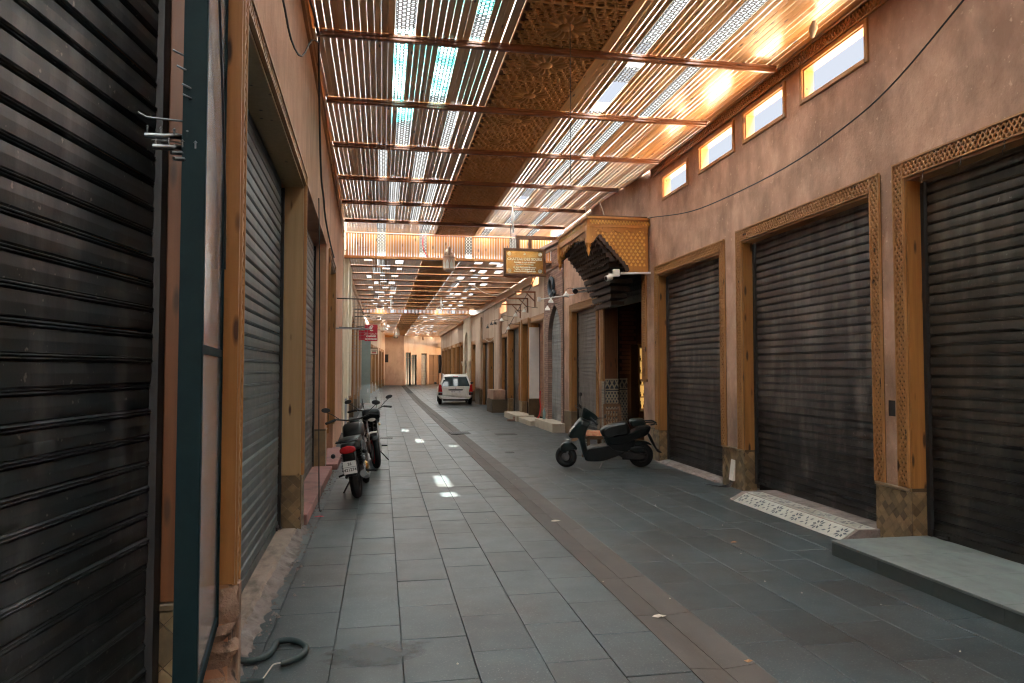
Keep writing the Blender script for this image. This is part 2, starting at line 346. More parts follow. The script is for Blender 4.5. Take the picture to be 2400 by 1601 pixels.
def inst(name, me, parent, loc, scale=None, rot=None, label=None):        # a piece that shares mesh data
    o = bpy.data.objects.new(name, me); C.objects.link(o); o.parent = parent
    o.location = Vector(loc) - WORLD.get(parent.name, Vector((0, 0, 0)))
    if scale: o.scale = scale
    if rot: o.rotation_euler = rot
    if label: o['label'] = label
    WORLD[o.name] = Vector(loc); return o
class Fr:                                                   # a wall frame: u along the wall, d out of it, z up
    def __init__(s, O, U, N): s.O = Vector(O); s.U = Vector(U); s.N = Vector(N)
    def pt(s, u, d, z): return s.O + s.U * u + s.N * d + Vector((0, 0, z))
def wl(X0, Y0, slope, n): return Fr((X0 - slope * Y0, 0, 0), (slope, 1, 0), (n, 0, 0))
def text(body, size, O, U, V, m, parent, name='lettering', thick=.002, align='CENTER', bold=0.):
    cu = bpy.data.curves.new(name, 'FONT'); cu.body = body; cu.size = size; cu.extrude = thick; cu.align_x = align; cu.align_y = 'CENTER'
    cu.offset = bold; cu.resolution_u = 2
    tmp = bpy.data.objects.new(name, cu); C.objects.link(tmp)
    me = bpy.data.meshes.new_from_object(tmp.evaluated_get(bpy.context.evaluated_depsgraph_get()))
    bpy.data.objects.remove(tmp)
    U = Vector(U).normalized(); V = Vector(V).normalized(); N = U.cross(V)
    M = Matrix((U, V, N)).transposed().to_4x4()
    me.transform(M); me.materials.clear(); me.materials.append(m)
    o = bpy.data.objects.new(name, me); C.objects.link(o); place(o, Vector(O), parent); return o

# ------------------------------------------------------------------ ground and paving
def gz(y): return 0. if y < 40 else (y - 40) * .009
g = MB(); g.add([(-250, -250, -.4), (250, -250, -.4), (250, 250, -.4), (-250, 250, -.4)], [(0, 1, 2, 3)])
g.build('ground', m_terr, kind='structure')
s = MB()
ys = [-16, 0, 20, 40, 60, 80, 100]
for a, b in zip(ys, ys[1:]):
    s.hexa([(-1.6, a, gz(a) - .38), (9, a, gz(a) - .38), (9, b, gz(b) - .38), (-1.6, b, gz(b) - .38),
            (-1.6, a, gz(a) - .03), (9, a, gz(a) - .03), (9, b, gz(b) - .03), (-1.6, b, gz(b) - .03)])
street = s.build('street', m_joint, kind='structure')
def slab_mb(mb, x0, x1, y0, y1, z=0., c=.0035, tilt=0., gap=.0018):
    x0 += gap; x1 -= gap; y0 += gap; y1 -= gap; t = lambda x, y: z + gz(y) + tilt * (x - x0)
    a = [(x0, y0), (x1, y0), (x1, y1), (x0, y1)]; i = [(x0 + c, y0 + c), (x1 - c, y0 + c), (x1 - c, y1 - c), (x0 + c, y1 - c)]
    vs = [(x, y, t(x, y) - .06) for x, y in a] + [(x, y, t(x, y) - c * .7) for x, y in a] + [(x, y, t(x, y)) for x, y in i]
    fs = [(8, 9, 10, 11)]
    for k in range(4): j = (k + 1) % 4; fs += [(k, j, 4 + j, 4 + k), (4 + k, 4 + j, 8 + j, 8 + k)]
    mb.add(vs, fs)
COLS = [(-.872, -.699, .3), (-.699, -.279, 4.61), (-.279, .130, 4.27), (.130, .544, 4.0), (.544, .943, 4.36), (.943, 1.342, 4.13), (1.342, 1.735, 4.5)]
x = 2.145
for k in range(8):
    x1 = min(x + .407, 5.35); COLS.append((x, x1, 4 + R.random() * .63)); x = x1
LEN = .635; tiles = []
for x0, x1, off in COLS:
    y = off - 4 * LEN
    while y < 74:
        tiles.append((x0, x1, y, y + LEN)); y += LEN
tiles = [t for t in tiles if not (t[3] > 62 and t[1] < .1)]
unit = MB(); slab_mb(unit, -.2035, .2035, -LEN / 2, LEN / 2); slab_me = unit.mesh('paving_slab', m_stone)
tiles.sort(key=lambda t: (t[2] < 3.2) * 100 + t[2] + .4 * abs((t[0] + t[1]) / 2 - 1.2))
far = MB()
for k, (x0, x1, y0, y1) in enumerate(tiles):
    dz = R.uniform(-.0022, .0022)
    if k < 300:
        inst('paving_slab', slab_me, street, ((x0 + x1) / 2, (y0 + y1) / 2, dz), scale=((x1 - x0) / .407, 1, 1), rot=(R.uniform(-.0022, .0022), R.uniform(-.003, .003), 0))
    else: slab_mb(far, x0, x1, y0, y1, dz, tilt=R.uniform(-.003, .003))
far.build('paving_slab', m_stone, street, kind='stuff')
# drainage gutter: two courses of slabs sloping to a middle line
y = 4.813 - 3 * .9055; gut = MB(); k = 0
while y < 50:
    for x0, x1, sg in ((1.735, 1.940, -1), (1.940, 2.145, 1)):
        mb = MB(); d = .018
        y0, y1 = y + .003, y + .9025; e = .003
        za, zb = (-.001, -d) if sg < 0 else (-d, -.001)
        mb.hexa([(x0 + e, y0, -.07 + gz(y0)), (x1 - e * .4, y0, -.07 + gz(y0)), (x1 - e * .4, y1, -.07 + gz(y1)), (x0 + e, y1, -.07 + gz(y1)),
                 (x0 + e, y0, za + gz(y0)), (x1 - e * .4, y0, zb + gz(y0)), (x1 - e * .4, y1, zb + gz(y1)), (x0 + e, y1, za + gz(y1))])
        if y < 24: mb.build('gutter_slab', m_gutter, street)
        else: gut.v += mb.v; gut.f += [tuple(i + len(gut.v) - 8 for i in f) for f in mb.f]; gut.sm += mb.sm; gut.mi += mb.mi
    y += .9055
gut.build('gutter_slab', m_gutter, street, kind='stuff')

# ------------------------------------------------------------------ walls
def wall(F, u0, u1, z0, z1, th, holes, m, name, label=None, kind=None, parent=None):
    mb = MB(); us = sorted({u0, u1, *[h[i] for h in holes for i in (0, 1) if u0 < h[i] < u1]})
    for a, b in zip(us, us[1:]):
        z = z0
        for h in sorted([h for h in holes if h[0] <= a + 1e-6 and h[1] >= b - 1e-6], key=lambda h: h[2]):
            if h[2] > z: mb.fbox(F, a, b, -th, 0, z, h[2])
            z = h[3]
        if z < z1: mb.fbox(F, a, b, -th, 0, z, z1)
    return mb.build(name, m, parent, kind=kind, label=label, cat='wall' if label else None)
def lattice(mb, F, u0, u1, z0, z1, d0, d1, p=.052, s=1.5, bw=.011):
    """diagonal bars crossing both ways, cut to the rectangle"""
    for sg in (1, -1):
        lo = min(z0 - sg * s * u for u in (u0, u1)); hi = max(z1 - sg * s * u for u in (u0, u1)); c = lo
        while c < hi:
            us = sorted([u0, u1] + [(z - c) / (sg * s) for z in (z0, z1)])[1:3]
            if us[1] - us[0] > .004:
                pa, pb = us; za, zb = c + sg * s * pa, c + sg * s * pb
                if z0 - 1e-4 <= za <= z1 + 1e-4 and z0 - 1e-4 <= zb <= z1 + 1e-4:
                    q = bw * .5 * math.sqrt(1 + s * s)
                    e = .0006 if sg > 0 else 0
                    mb.hexa([F.pt(pa, d0, za - q), F.pt(pb, d0, zb - q), F.pt(pb, d1 - e, zb - q), F.pt(pa, d1 - e, za - q),
                             F.pt(pa, d0, za + q), F.pt(pb, d0, zb + q), F.pt(pb, d1 - e, zb + q), F.pt(pa, d1 - e, za + q)])
            c += p * s
def slat_prof(h):
    return [(-.002, 0), (.003, h * .04), (.0045, h * .4), (.002, h * .73), (-.010, h * .755), (-.009, h * .78), (.006, h * .80), (.0085, h * .83), (.004, h * .855), (-.008, h * .87), (-.007, h * .89), (.006, h * .905), (.0075, h * .935), (.003, h * .965), (-.009, h)]
def curtain(F, u0, u1, z0, z1, d, m, root, h=.0965, detail=True, label=None, zoff=0.):
    bar = MB(); bar.fbox(F, u0, u1, d - .006, d + .012, z0, z0 + .075)
    sh = bar.build('roller_shutter', m, root, label=label)
    um = (u0 + u1) / 2; O = F.pt(um, d, 0)
    def one(mb, z):
        pr = slat_prof(h); mb.grid([[F.pt(u, d + a, z + b) for a, b in pr] for u in (u1, u0)], smooth=False)
    n = int((z1 - z0 - .075) / h) + 1
    if detail:
        mb = MB(); one(mb, 0); me = mb.mesh('slat', m, O)
        for k in range(n): inst('slat', me, sh, F.pt(um, d + R.uniform(-.003, .003), z0 + .075 + k * h + R.uniform(-.0015, .0015)), rot=(R.uniform(-.0012, .0012), 0, R.uniform(-.0012, .0012)))
    else:
        mb = MB()
        for k in range(n): one(mb, z0 + .075 + k * h)
        mb.build('slat', m, sh, kind='stuff')
    return sh
def shop(F, u0, u1, z1, label, m, group='shop fronts shut with roller shutters', tw=.15, dep=.17, base=.58, z0=.02, detail=True, latt=True, lining=None,
         trims=(1, 1, 1), h=.0965, head=True, tm=None):
    """trim boards with lattice, lining boards, guide rails and a roller shutter; u0 < u1 are the inner edges of the trim"""
    root = thing('shopfront', label, 'shop front', F.pt((u0 + u1) / 2, 0, 0), group)
    lining = lining or m_lining; tm = tm or m_trim
    for side, (a, b) in enumerate(((u0 - tw, u0), (u1, u1 + tw))):
        if not trims[side]: continue
        t = MB(); t.fbox(F, a, b, .001, .010, base, z1 + tw); t.cur = 1
        e = .013
        t.fbox(F, a, a + e, .010, .034, base, z1 + tw); t.fbox(F, b - e, b, .010, .034, base, z1 + tw)
        tb = t.build('trim_board', [m_back if latt else tm, tm], root)
        if latt:
            l = MB(); lattice(l, F, a + e, b - e, base + .01, z1 + tw, .010, .028); l.build('lattice', tm, tb)
    if trims[2]:
        a, b = u0 + .001 if trims[0] else u0 - tw, u1 - .001 if trims[1] else u1 + tw
        t = MB(); t.fbox(F, a, b, .0015, .010, z1, z1 + tw); t.cur = 1; e = .013
        t.fbox(F, a, b, .010, .036, z1, z1 + e); t.fbox(F, a - (tw if trims[0] else 0), b + (tw if trims[1] else 0), .036 if 0 else .0105, .037, z1 + tw + .001, z1 + tw + .018)
        hm = m_trim_y if tm is m_trim else tm; tb = t.build('trim_board', [m_back if latt else hm, hm], root)
        if latt:
            l = MB(); lattice(l, F, a, b, z1 + e, z1 + tw, .010, .028); l.build('lattice', m_trim_y if tm is m_trim else tm, tb)
    if lining is not False:
        for a, b in ((u0 - .001, u0 + .028), (u1 - .028, u1 + .001)):
            l = MB(); l.fbox(F, a, b, -dep + .02, .006, base, z1 - .028); l.build('lining_board', lining, root)
        l = MB(); l.fbox(F, u0, u1, -dep + .02, .006, z1 - .028, z1 + .001); l.build('head_board', lining if lining is not m_lining else m_trim_y, root)
    for a, b in ((u0 + .028, u0 + .075), (u1 - .075, u1 - .028)):
        l = MB(); l.fbox(F, a, b, -dep - .02, -dep + .035, z0, z1 - .05); l.build('guide_rail', m_rail, root)
    curtain(F, u0 + .06, u1 - .06, z0, z1, -dep, m, root, h, detail)
    for uu in ((u0 + .22, u1 - .28) if detail else ()):
        l = MB(); l.fbox(F, uu, uu + .13, -dep + .013, -dep + .032, z0 + .012, z0 + .05); l.tube([F.pt(uu + .03, -dep + .03, z0 + .03), F.pt(uu + .03, -dep + .06, z0 + .03), F.pt(uu + .10, -dep + .06, z0 + .03), F.pt(uu + .10, -dep + .03, z0 + .03)], .007, 6); l.build('latch', m_rail, root)
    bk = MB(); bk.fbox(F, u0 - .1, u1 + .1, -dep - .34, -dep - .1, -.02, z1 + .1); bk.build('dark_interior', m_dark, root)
    return root
def pier_base(F, u0, u1, d0, d1, zt, parent, tiles=True, sides=True, m=None, p=.105):
    """clad plinth of a pier: a grout block with a facing of tiles set on the diagonal, some standing proud"""
    b = MB(); b.fbox(F, u0, u1, d0, d1 - .008, -.02, zt); pb = b.build('pier_base', m_base_g, parent)
    c = MB(); c.cbox(F, u0 - .004, u1 + .004, d1 - .008, d1 + .014, zt - .03, zt, .006); c.build('capping', m or m_base, parent)
    def face(fn, w):                                      # fn(s, z, out)
        r = p * .7071; n = 0
        for i in range(int(w / p) + 3):
            for j in range(int(zt / (p * .5)) + 3):
                cx = (i + (.5 if j % 2 else 0)) * p - .02; cz = j * p * .5 - .01; k = p * .5 * .965
                poly = [(cx - k, cz), (cx, cz - k), (cx + k, cz), (cx, cz + k)]
                for ax, lim, sg in ((0, .002, 1), (0, w - .002, -1), (1, .002, 1), (1, zt - .034, -1)):
                    q = []
                    for a_, b_ in zip(poly, poly[1:] + poly[:1]):
                        ia, ib = (a_[ax] - lim) * sg >= 0, (b_[ax] - lim) * sg >= 0
                        if ia: q.append(a_)
                        if ia != ib:
                            t = (lim - a_[ax]) / (b_[ax] - a_[ax]); q.append((a_[0] + t * (b_[0] - a_[0]), a_[1] + t * (b_[1] - a_[1])))
                    poly = q
                    if len(poly) < 3: break
                if len(poly) < 3: continue
                o = .006 + R.uniform(0, .0035)
                t = MB(); t.prism(poly, fn, -.004, o); t.build('tile', m or m_base, pb); n += 1
    if tiles:
        face(lambda s_, z_, o: F.pt(u1 - s_, d1 - .008 + o, z_), u1 - u0)
        if sides: face(lambda s_, z_, o: F.pt(u0 - o, d0 + s_, z_), d1 - .008 - d0)
    else:
        c = MB(); c.fbox(F, u0 - .006, u1 + .006, d0, d1, 0, zt - .032); c.build('cladding', m or m_base, pb)
    return pb

FR = wl(4.95, 6.5, .02, -1)
wins = [(6.54, 7.81, 4.90, 5.37), (8.14, 9.27, 4.88, 5.34), (9.53, 10.78, 4.86, 5.33), (11.21, 12.40, 4.81, 5.27)]
OPEN = [(3.15, 6.05, -.3, 3.54), (6.55, 9.35, -.3, 3.52), (10.03, 12.65, -.3, 3.48), (-.3, 2.7, -.3, 3.54), (-4., -.9, -.3, 3.54)]
wr = wall(FR, -9, 13.06, -.3, 5.80, .13, OPEN + [(a + .05, b - .05, c + .05, d - .05) for a, b, c, d in wins], m_plaster, 'shop_wall',
          'pink plastered wall over the three big shutters on the right, with a row of bright high windows')
for i, (a, b, c, d) in enumerate(wins):
    lab = ['largest bright high window, nearest the top right corner of the photo', 'bright high window second from the right above the middle of the second shutter',
           'bright high window third from the right, over the pier of the second shutter', 'bright high window furthest along, at the end of the lattice cornice']
    root = thing('clerestory_window', lab[i], 'window', FR.pt((a + b) / 2, 0, c), 'high windows in the pink wall')
    e = .055
    for u0, u1, z0, z1 in ((a, a + e, c, d), (b - e, b, c, d), (a + e, b - e, c, c + e), (a + e, b - e, d - e, d)):
        t = MB(); t.cbox(FR, u0, u1, -.0, .026, z0, z1, .006); t.build('frame_board', m_trim if u1 - u0 < .1 else m_trim_y, root)
    for u0, u1, z0, z1 in ((a + .051, a + .07, c + .07, d - .07), (b - .07, b - .051, c + .07, d - .07), (a + .051, b - .051, c + .051, c + .07), (a + .051, b - .051, d - .07, d - .051)):
        t = MB(); t.fbox(FR, u0, u1, -.128, -.002, z0, z1); t.build('lining_board', m_trim_y, root)
for a, b, zt in ((9.35, 10.03, .585), (6.05, 6.55, .575), (12.65, 13.06, .6), (2.7, 3.15, .58)):
    if a == 9.35:                                         # this pier has a hole with a cable box at its foot
        pier_base(FR, 9.76, 10.035, -.17, .012, .585, wr); pier_base(FR, 9.345, 9.62, -.17, .012, .585, wr)
        pier_base(FR, 9.6205, 9.7595, -.17, .012, .585, wr, tiles=False, sides=False)
    else: pier_base(FR, a - .005, b + .005, -.17, .012, zt, wr, tiles=a > 3)
shop(FR, 3.15, 6.05, 3.54, 'nearest dark brown shop shutter on the right edge, standing on the marble step', m_sh_b3, z0=.13, lining=m_lining)
shop(FR, 6.55, 9.35, 3.52, 'brown shop shutter with a tuft of black splashes, above the black and white tiled sill', m_sh_b2, z0=.11)
shop(FR, 10.03, 12.65, 3.48, 'brown shop shutter right behind the parked scooter, shiny bluish at its top', m_sh_brown, z0=.05)
shop(FR, -.3, 2.7, 3.54, 'brown shop shutter behind the camera on the right side', m_sh_brown, detail=False, z0=.1, latt=False)
shop(FR, -4., -.9, 3.54, 'far back brown shop shutter on the right side, behind the camera', m_sh_brown, detail=False, z0=.1, latt=False)

# ---- left side
FL = wl(-.76, 4, -.0205, 1)
wlft = wall(FL, 3.87, 20.35, -.3, 5.80, .28, [(4.00, 7.86, -.3, 3.68), (8.22, 12.28, -.3, 3.80), (12.95, 15.2, -.3, 3.72)], m_plaster_l, 'shop_wall', 'orange pink plastered wall on the left, streaked and running up to the slatted roof')
shop(FL, 4.02, 7.84, 3.66, 'grey green shop shutter on the left framed in pale wood, next to the milky panel', m_sh_green, tw=.11, dep=.22, base=.6, z0=.07, lining=m_lining_pale)
pier_base(FL, 7.84, 8.20, -.21, .012, .75, wlft)
r3 = thing('shopfront', 'grey shop shutter on the left between rough pink jambs, behind a hanging black cord', 'shop front', FL.pt(10.2, 0, 0), 'shop fronts shut with roller shutters')
curtain(FL, 8.24, 12.26, .12, 3.76, -.2, m_sh_grey, r3)
for a, b in ((8.225, 8.29), (12.21, 12.275)):
    l = MB(); l.fbox(FL, a, b, -.24, -.165, .1, 3.75); l.build('guide_rail', m_rail, r3)
bk = MB(); bk.fbox(FL, 8.1, 12.4, -.6, -.3, -.02, 3.9); bk.build('dark_interior', m_dark, r3)
pier_base(FL, 12.275, 12.60, -.19, .012, .72, wlft, tiles=False)
shop(FL, 13.0, 15.15, 3.70, 'brown framed shop front on the left, hidden behind the two motorcycles', m_sh_brown, tw=.12, base=.6, detail=False, latt=False, tm=m_lining)
# nearest shop on the left, its wall swings away
FN = wl(-.90, 3.15, .137, 1)
wn = wall(FN, -8, 3.30, -.3, 5.8, .25, [(-3.6, 3.13, -.3, 4.3)], m_plaster_l, 'shop_wall', 'plastered wall over the nearest dark shutter on the left')
rn = thing('shopfront', 'huge dark shutter filling the left edge of the photo, dusty and scratched', 'shop front', FN.pt(1.4, 0, 0), 'shop fronts shut with roller shutters')
curtain(FN, -1.6, 3.08, .05, 4.25, -.0, m_sh_dark, rn, .1015)
curtain(FN, -3.6, -1.62, .05, 4.25, -.012, m_sh_dark, rn, .1015, detail=False)
l = MB(); l.fbox(FN, 3.07, 3.125, -.05, .03, .05, 4.3); l.build('guide_rail', m_rail, rn)
bk = MB(); bk.fbox(FN, -3.8, 3.14, -.6, -.26, -.3, 4.6); bk.build('dark_interior', m_dark, rn)
FJ = Fr((-.925, 3.14, 0), (1, .0, 0), (0, -1, 0))          # jamb board facing the camera
l = MB(); l.cbox(FJ, .045, .13, -.19, .0, .76, 4.4, .004); l.build('jamb_board', m_lining_red, rn)
l = MB(); l.fbox(FJ, .035, .0448, -.19, .006, .05, 4.4); l.build('plaster_edge', m_rough, rn)
pier_base(FJ, .045, .13, -.19, .004, .758, wn, tiles=True, sides=False, p=.17)

# broken foot of the near jamb of the grey green shop
mb = MB(); rows = []
for i in range(15):
    z = .62 * i / 14 - .02; rows.append([FL.pt(3.87 + R.uniform(-.02, .015), -.20, z), FL.pt(3.85 + R.uniform(-.02, .02), -.02 + R.uniform(-.03, .03), z), FL.pt(3.87 + R.uniform(-.01, .02), .03 + R.uniform(-.02, .03), z),
                                         FL.pt(3.97, .025 + R.uniform(-.02, .02), z), FL.pt(4.015, .02, z), FL.pt(4.015, -.2, z)])
mb.grid(rows, smooth=False, close=True); mb.build('broken_pier_foot', m_rough, wlft)
mb = MB(); mb.fbox(FL, 3.93, 4.0, .03, .042, .0, .60); mb.build('plaster_strip', m_plaster, wlft)

t = MB(); t.box(-1.25, -.87, 3.15, 3.86, -.3, 5.8); t.build('pier_core', m_rough, wn)
t = MB(); t.fbox(FL, 3.852, 3.868, -.2, .03, .62, 4.4); t.build('edge_board', m_lining, wlft)
# ledges and steps
mb = MB(); rows = []
n = 44
for i in range(n + 1):
    y = 4.06 + (7.78 - 4.06) * i / n; e = R.uniform(-.012, .016)
    rows.append([(-1.2, y, .06), (-.885 + e, y, .062), (-.868 + e + R.uniform(-.006, .006), y, .045), (-.85 + e, y, .012)])
mb.grid(rows[::-1], smooth=False); mb.add(rows[0] + [(-1.2, 4.06, 0)], [(4, 3, 2, 1, 0)])
mb.build('worn_ledge', m_ledge, label='worn stone ledge with a broken edge under the grey green shutter', cat='ledge')
mb = MB(); rows = []
n = 70
for i in range(n + 1):
    y = 4.1 + (8.1 - 4.1) * i / n
    rows.append([(-.862 + R.uniform(-.012, .01), y, .05 + R.uniform(-.008, .004)), (-.838 + R.uniform(-.01, .01), y, .035 + R.uniform(-.009, .009)), (-.80 + R.uniform(-.014, .014), y, .018 + R.uniform(-.007, .007)), (-.765 + R.uniform(-.03, .02), y, .001)])
mb.grid(rows[::-1], smooth=False); mb.build('cement_fillet', m_cement, label='rough cement fillet smeared along the foot of the left ledge', cat='cement')
mb = MB(); mb.box(-1.25, -.80, 8.205, 12.27, -.01, .115); mb.build('pink_ledge', m_pinkled, label='pinkish low step under the left shutter with the hanging cord', cat='step', bev=.012)
mb = MB(); mb.box(-1.2, -.74, 12.62, 15.4, -.01, .10); mb.build('stone_step', m_pinkled, label='low step beside the motorcycles', cat='step', bev=.01)
root = thing('marble_step', 'pale grey marble step with green grey riser stones under the nearest right shutter', 'step', (4.6, 3.5, 0))
mb = MB(); mb.box(4.10, 5.14, -1, 6.02, -.01, .115); mb.build('core', m_cement, root)
for k in range(9):
    y1 = 6.03 - k * .62; t = MB(); t.box(4.082, 4.0995, y1 - .617, y1, .0, .112); t.build('riser_stone', m_marble_d, root)
    t = MB(); t.box(4.07, 5.14, y1 - .618, y1, .1155, .138); t.build('tread_slab', m_marble, root, bev=.004)
t = MB(); t.box(4.1, 5.1, 6.0205, 6.034, .0, .112); t.build('riser_stone', m_marble_d, root)
# tiled sill of the second shutter
root = thing('tiled_sill', 'black and white zellige sill sloping down from the second right shutter', 'sill', (4.75, 7.9, 0))
y0, y1 = 6.50, 8.86
mb = MB(); mb.prism([(4.50, -.01), (5.2, -.01), (5.2, .098), (4.70, .098)], lambda x_, z_, d: (x_, d, z_), y0, y1); mb.build('bed', m_cement, root)
sl = math.hypot(.2, .108); ex = Vector((.2, 0, .108)).normalized(); nn = Vector((-.108, 0, .2)).normalized()
a = .2
for i in range(int((y1 - y0) / a)):
    for row, (O, V, N) in enumerate((((4.503, 0, .002), ex, nn), ((4.705, 0, .099), Vector((1, 0, 0)), Vector((0, 0, 1))))):
        O = Vector((O[0], y0 + .02 + i * a, O[2])); U = Vector((0, 1, 0)); mb = MB()
        P = lambda x_, y_, h: O + U * (x_ * a) + V * (y_ * a) + N * h
        mb.hexa([P(.01, .01, -.004), P(.99, .01, -.004), P(.99, .99, -.004), P(.01, .99, -.004), P(.015, .015, .004), P(.985, .015, .004), P(.985, .985, .004), P(.015, .985, .004)])
        mb.cur = 1
        def dia(cx, cy, t, l, wd):
            c_, s_ = math.cos(t), math.sin(t)
            mb.add([P(cx + x_ * c_ - y_ * s_, cy + x_ * s_ + y_ * c_, .0052) for x_, y_ in ((l, 0), (0, wd), (-l, 0), (0, -wd))], [(0, 1, 2, 3)])
        if (i + row) % 2 == 0:
            for t in range(8): an = t * math.pi / 4; dia(.5 + .28 * math.cos(an), .5 + .28 * math.sin(an), an, .155, .085)
        else:
            for t in range(4): an = t * math.pi / 2 + .78; dia(.5 + .3 * math.cos(an), .5 + .3 * math.sin(an), an + .3, .15, .07)
            dia(.5, .5, .78, .09, .09)
        mb.build('tile', [m_tile_w, m_tile_k], root)

# ------------------------------------------------------------------ right side beyond the third shutter
FD = wl(5.08, 13.1, -.055, -1)                              # wall with the carved doorway
wd = wall(FD, 13.07, 15.80, -.3, 5.80, .3, [(13.42, 15.55, -.3, 3.75)], m_plaster, 'shop_wall', 'pink plastered wall round the open doorway under the carved wooden hood')
FK = wl(4.92, 15.8, 0, -1)
wk = wall(FK, 15.81, 19.12, -.3, 5.80, .3, [(16.05, 18.35, -.3, 3.26)], m_plaster, 'shop_wall', 'pink plastered wall between the doorway hood and the brick arch')
shop(FK, 16.06, 18.34, 3.25, 'grey brown shop shutter between the tiled doorway and the brick arch', m_sh_grey, tw=.15, base=.62, z0=.06)
pier_base(FK, 18.35, 19.1, -.15, .012, .62, wk, tiles=False)
pier_base(FK, 15.82, 16.05, -.15, .012, .62, wk, tiles=False)
# doorway: trim strips, tiled dado, half rolled shutter, room behind
root = thing('doorway', 'open doorway under the carved hood with patterned tile dado and a half rolled shutter', 'doorway', (5.0, 14.5, 0))
for a, b, z0 in ((13.24, 13.42, 1.52), (15.55, 15.73, 1.50)):
    t = MB(); t.fbox(FD, a, b, .001, .012, z0, 3.72); t.fbox(FD, a, a + .02, .012, .04, z0, 3.72); t.fbox(FD, b - .02, b, .012, .04, z0, 3.72); t.fbox(FD, a - .02, b + .02, .0, .06, z0 - .05, z0 - .001)
    tb = t.build('trim_board', m_trim, root)
    l = MB(); lattice(l, FD, a + .02, b - .02, z0, 3.72, .012, .034, .045); l.build('lattice', m_trim, tb)
t = MB(); t.fbox(FD, 13.40, 13.428, -.29, .004, 1.52, 3.72); t.build('lining_board', m_lining, root)
t = MB(); t.fbox(FD, 15.542, 15.57, -.29, .004, 1.50, 3.72); t.build('lining_board', m_lining_red, root)
def dado(name, O, U, N, w_, z0, z1):
    """white strapwork tiles on a dark ground"""
    F = Fr(O, U, N); r = MB(); r.fbox(F, 0, w_, 0, .012, z0, z1); d = r.build(name, m_tile_k, root)
    l = MB(); lattice(l, F, .0, w_, z0, z1 - .30, .012, .018, .072, 1.7, .026)
    lattice(l, F, .0, w_, z1 - .22, z1 - .04, .012, .018, .11, 1.7, .03)
    for a, b in ((z1 - .30, z1 - .275), (z1 - .25, z1 - .225), (z1 - .035, z1)): l.fbox(F, 0, w_, .012, .019, a, b)
    l.build('strapwork', m_tile_a, d, kind='stuff'); return d
dado('tile_dado', (4.951, 15.541, 0), (1, 0, 0), (0, -1, 0), .30, .02, 1.50)
dado('tile_dado', (FD.pt(15.55, .0, 0).x - .001, 15.552, 0), (0, 1, 0), (-1, 0, 0), .20, .02, 1.44)
dado('tile_dado', (5.25, 16.3, 0), (1, 0, 0), (0, -1, 0), .48, .02, 1.50)
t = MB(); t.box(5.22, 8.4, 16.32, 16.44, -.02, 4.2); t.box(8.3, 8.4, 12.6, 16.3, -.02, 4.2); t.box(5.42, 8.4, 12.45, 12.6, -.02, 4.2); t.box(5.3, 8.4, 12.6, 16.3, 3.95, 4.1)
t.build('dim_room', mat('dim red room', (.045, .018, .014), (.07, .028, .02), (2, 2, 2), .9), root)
t = MB()                                                    # brick quoins on the room's side wall
for k in range(24):
    z = 1.6 + k * .09; t.box(5.55 + (k % 2) * .06, 5.95 - (k % 2) * .05, 16.29, 16.318, z, z + .07)
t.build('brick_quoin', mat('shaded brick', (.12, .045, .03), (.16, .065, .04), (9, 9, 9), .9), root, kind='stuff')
t = MB(); t.box(5.20, 8.4, 12.6, 16.3, -.03, .03); t.build('room_floor', m_marble_d, root)
cv = curtain(FD, 13.48, 15.5, 3.10, 3.75, -.2, m_sh_green, root)
FDn = FD
# lit showcase deep in the doorway
sc = thing('showcase', 'lit glass showcase of brassware glowing yellow inside the doorway', 'showcase', (6.1, 16.0, 0))
t = MB(); t.box(5.80, 6.47, 15.75, 16.25, .03, .75); t.box(5.80, 6.47, 15.75, 16.25, 2.22, 2.3); t.box(5.80, 5.85, 15.75, 16.25, .75, 2.22); t.box(6.42, 6.47, 15.75, 16.25, .75, 2.22); t.build('cabinet', m_lining_red, sc)
t = MB(); t.box(5.855, 6.415, 16.2, 16.24, .76, 2.21); t.build('glowing_back', m_bulb, sc)
for k in range(5):
    t = MB(); t.box(5.855, 6.415, 15.80, 16.19, .78 + k * .28, .795 + k * .28); t.build('shelf', m_trim, sc)
    for j in range(5):
        t = MB(); h_ = R.uniform(.09, .19); r_ = R.uniform(.03, .05)
        t.lathe([(r_ * .6, 0), (r_, h_ * .35), (r_ * .45, h_ * .7), (r_ * .6, h_)], (5.92 + j * .11, 15.95, .797 + k * .28), n=8); t.build('brass_pot', m_gold, sc)

# carved hood
hd = thing('door_hood', 'carved cedar hood with a gilt side panel and dark scalloped arch over the doorway', 'hood', (4.5, 14.2, 3.3))
XF, Y0, Y1, ZT = 3.86, 13.10, 15.36, 4.63
FS = Fr((XF, Y0, 0), (1, 0, 0), (0, -1, 0)); FE = Fr((XF, Y1, 0), (1, 0, 0), (0, 1, 0)); FF = Fr((XF, 0, 0), (0, 1, 0), (-1, 0, 0))
def scallop(a, b, n, step):                                 # stepped line from a to b
    out = []
    for i in range(n):
        t = i / n; p = (a[0] + (b[0] - a[0]) * t, a[1] + (b[1] - a[1]) * t); out.append(p)
        t2 = (i + .55) / n; q = (a[0] + (b[0] - a[0]) * t2, a[1] + (b[1] - a[1]) * t2); out += [(q[0], p[1] + (q[1] - p[1]) * .1), (q[0] + (b[0] - a[0]) / n * .1, q[1] - step)]
    return out
arch = [(.0, 4.08), (.06, 4.10)] + [(.15, 4.24)] + scallop((.15, 4.24), (.74, 3.60), 9, -.035) + [(.75, 3.56)]
side = [(.0, 4.44)] + arch + [(1.19, 3.56), (1.19, 4.44)]
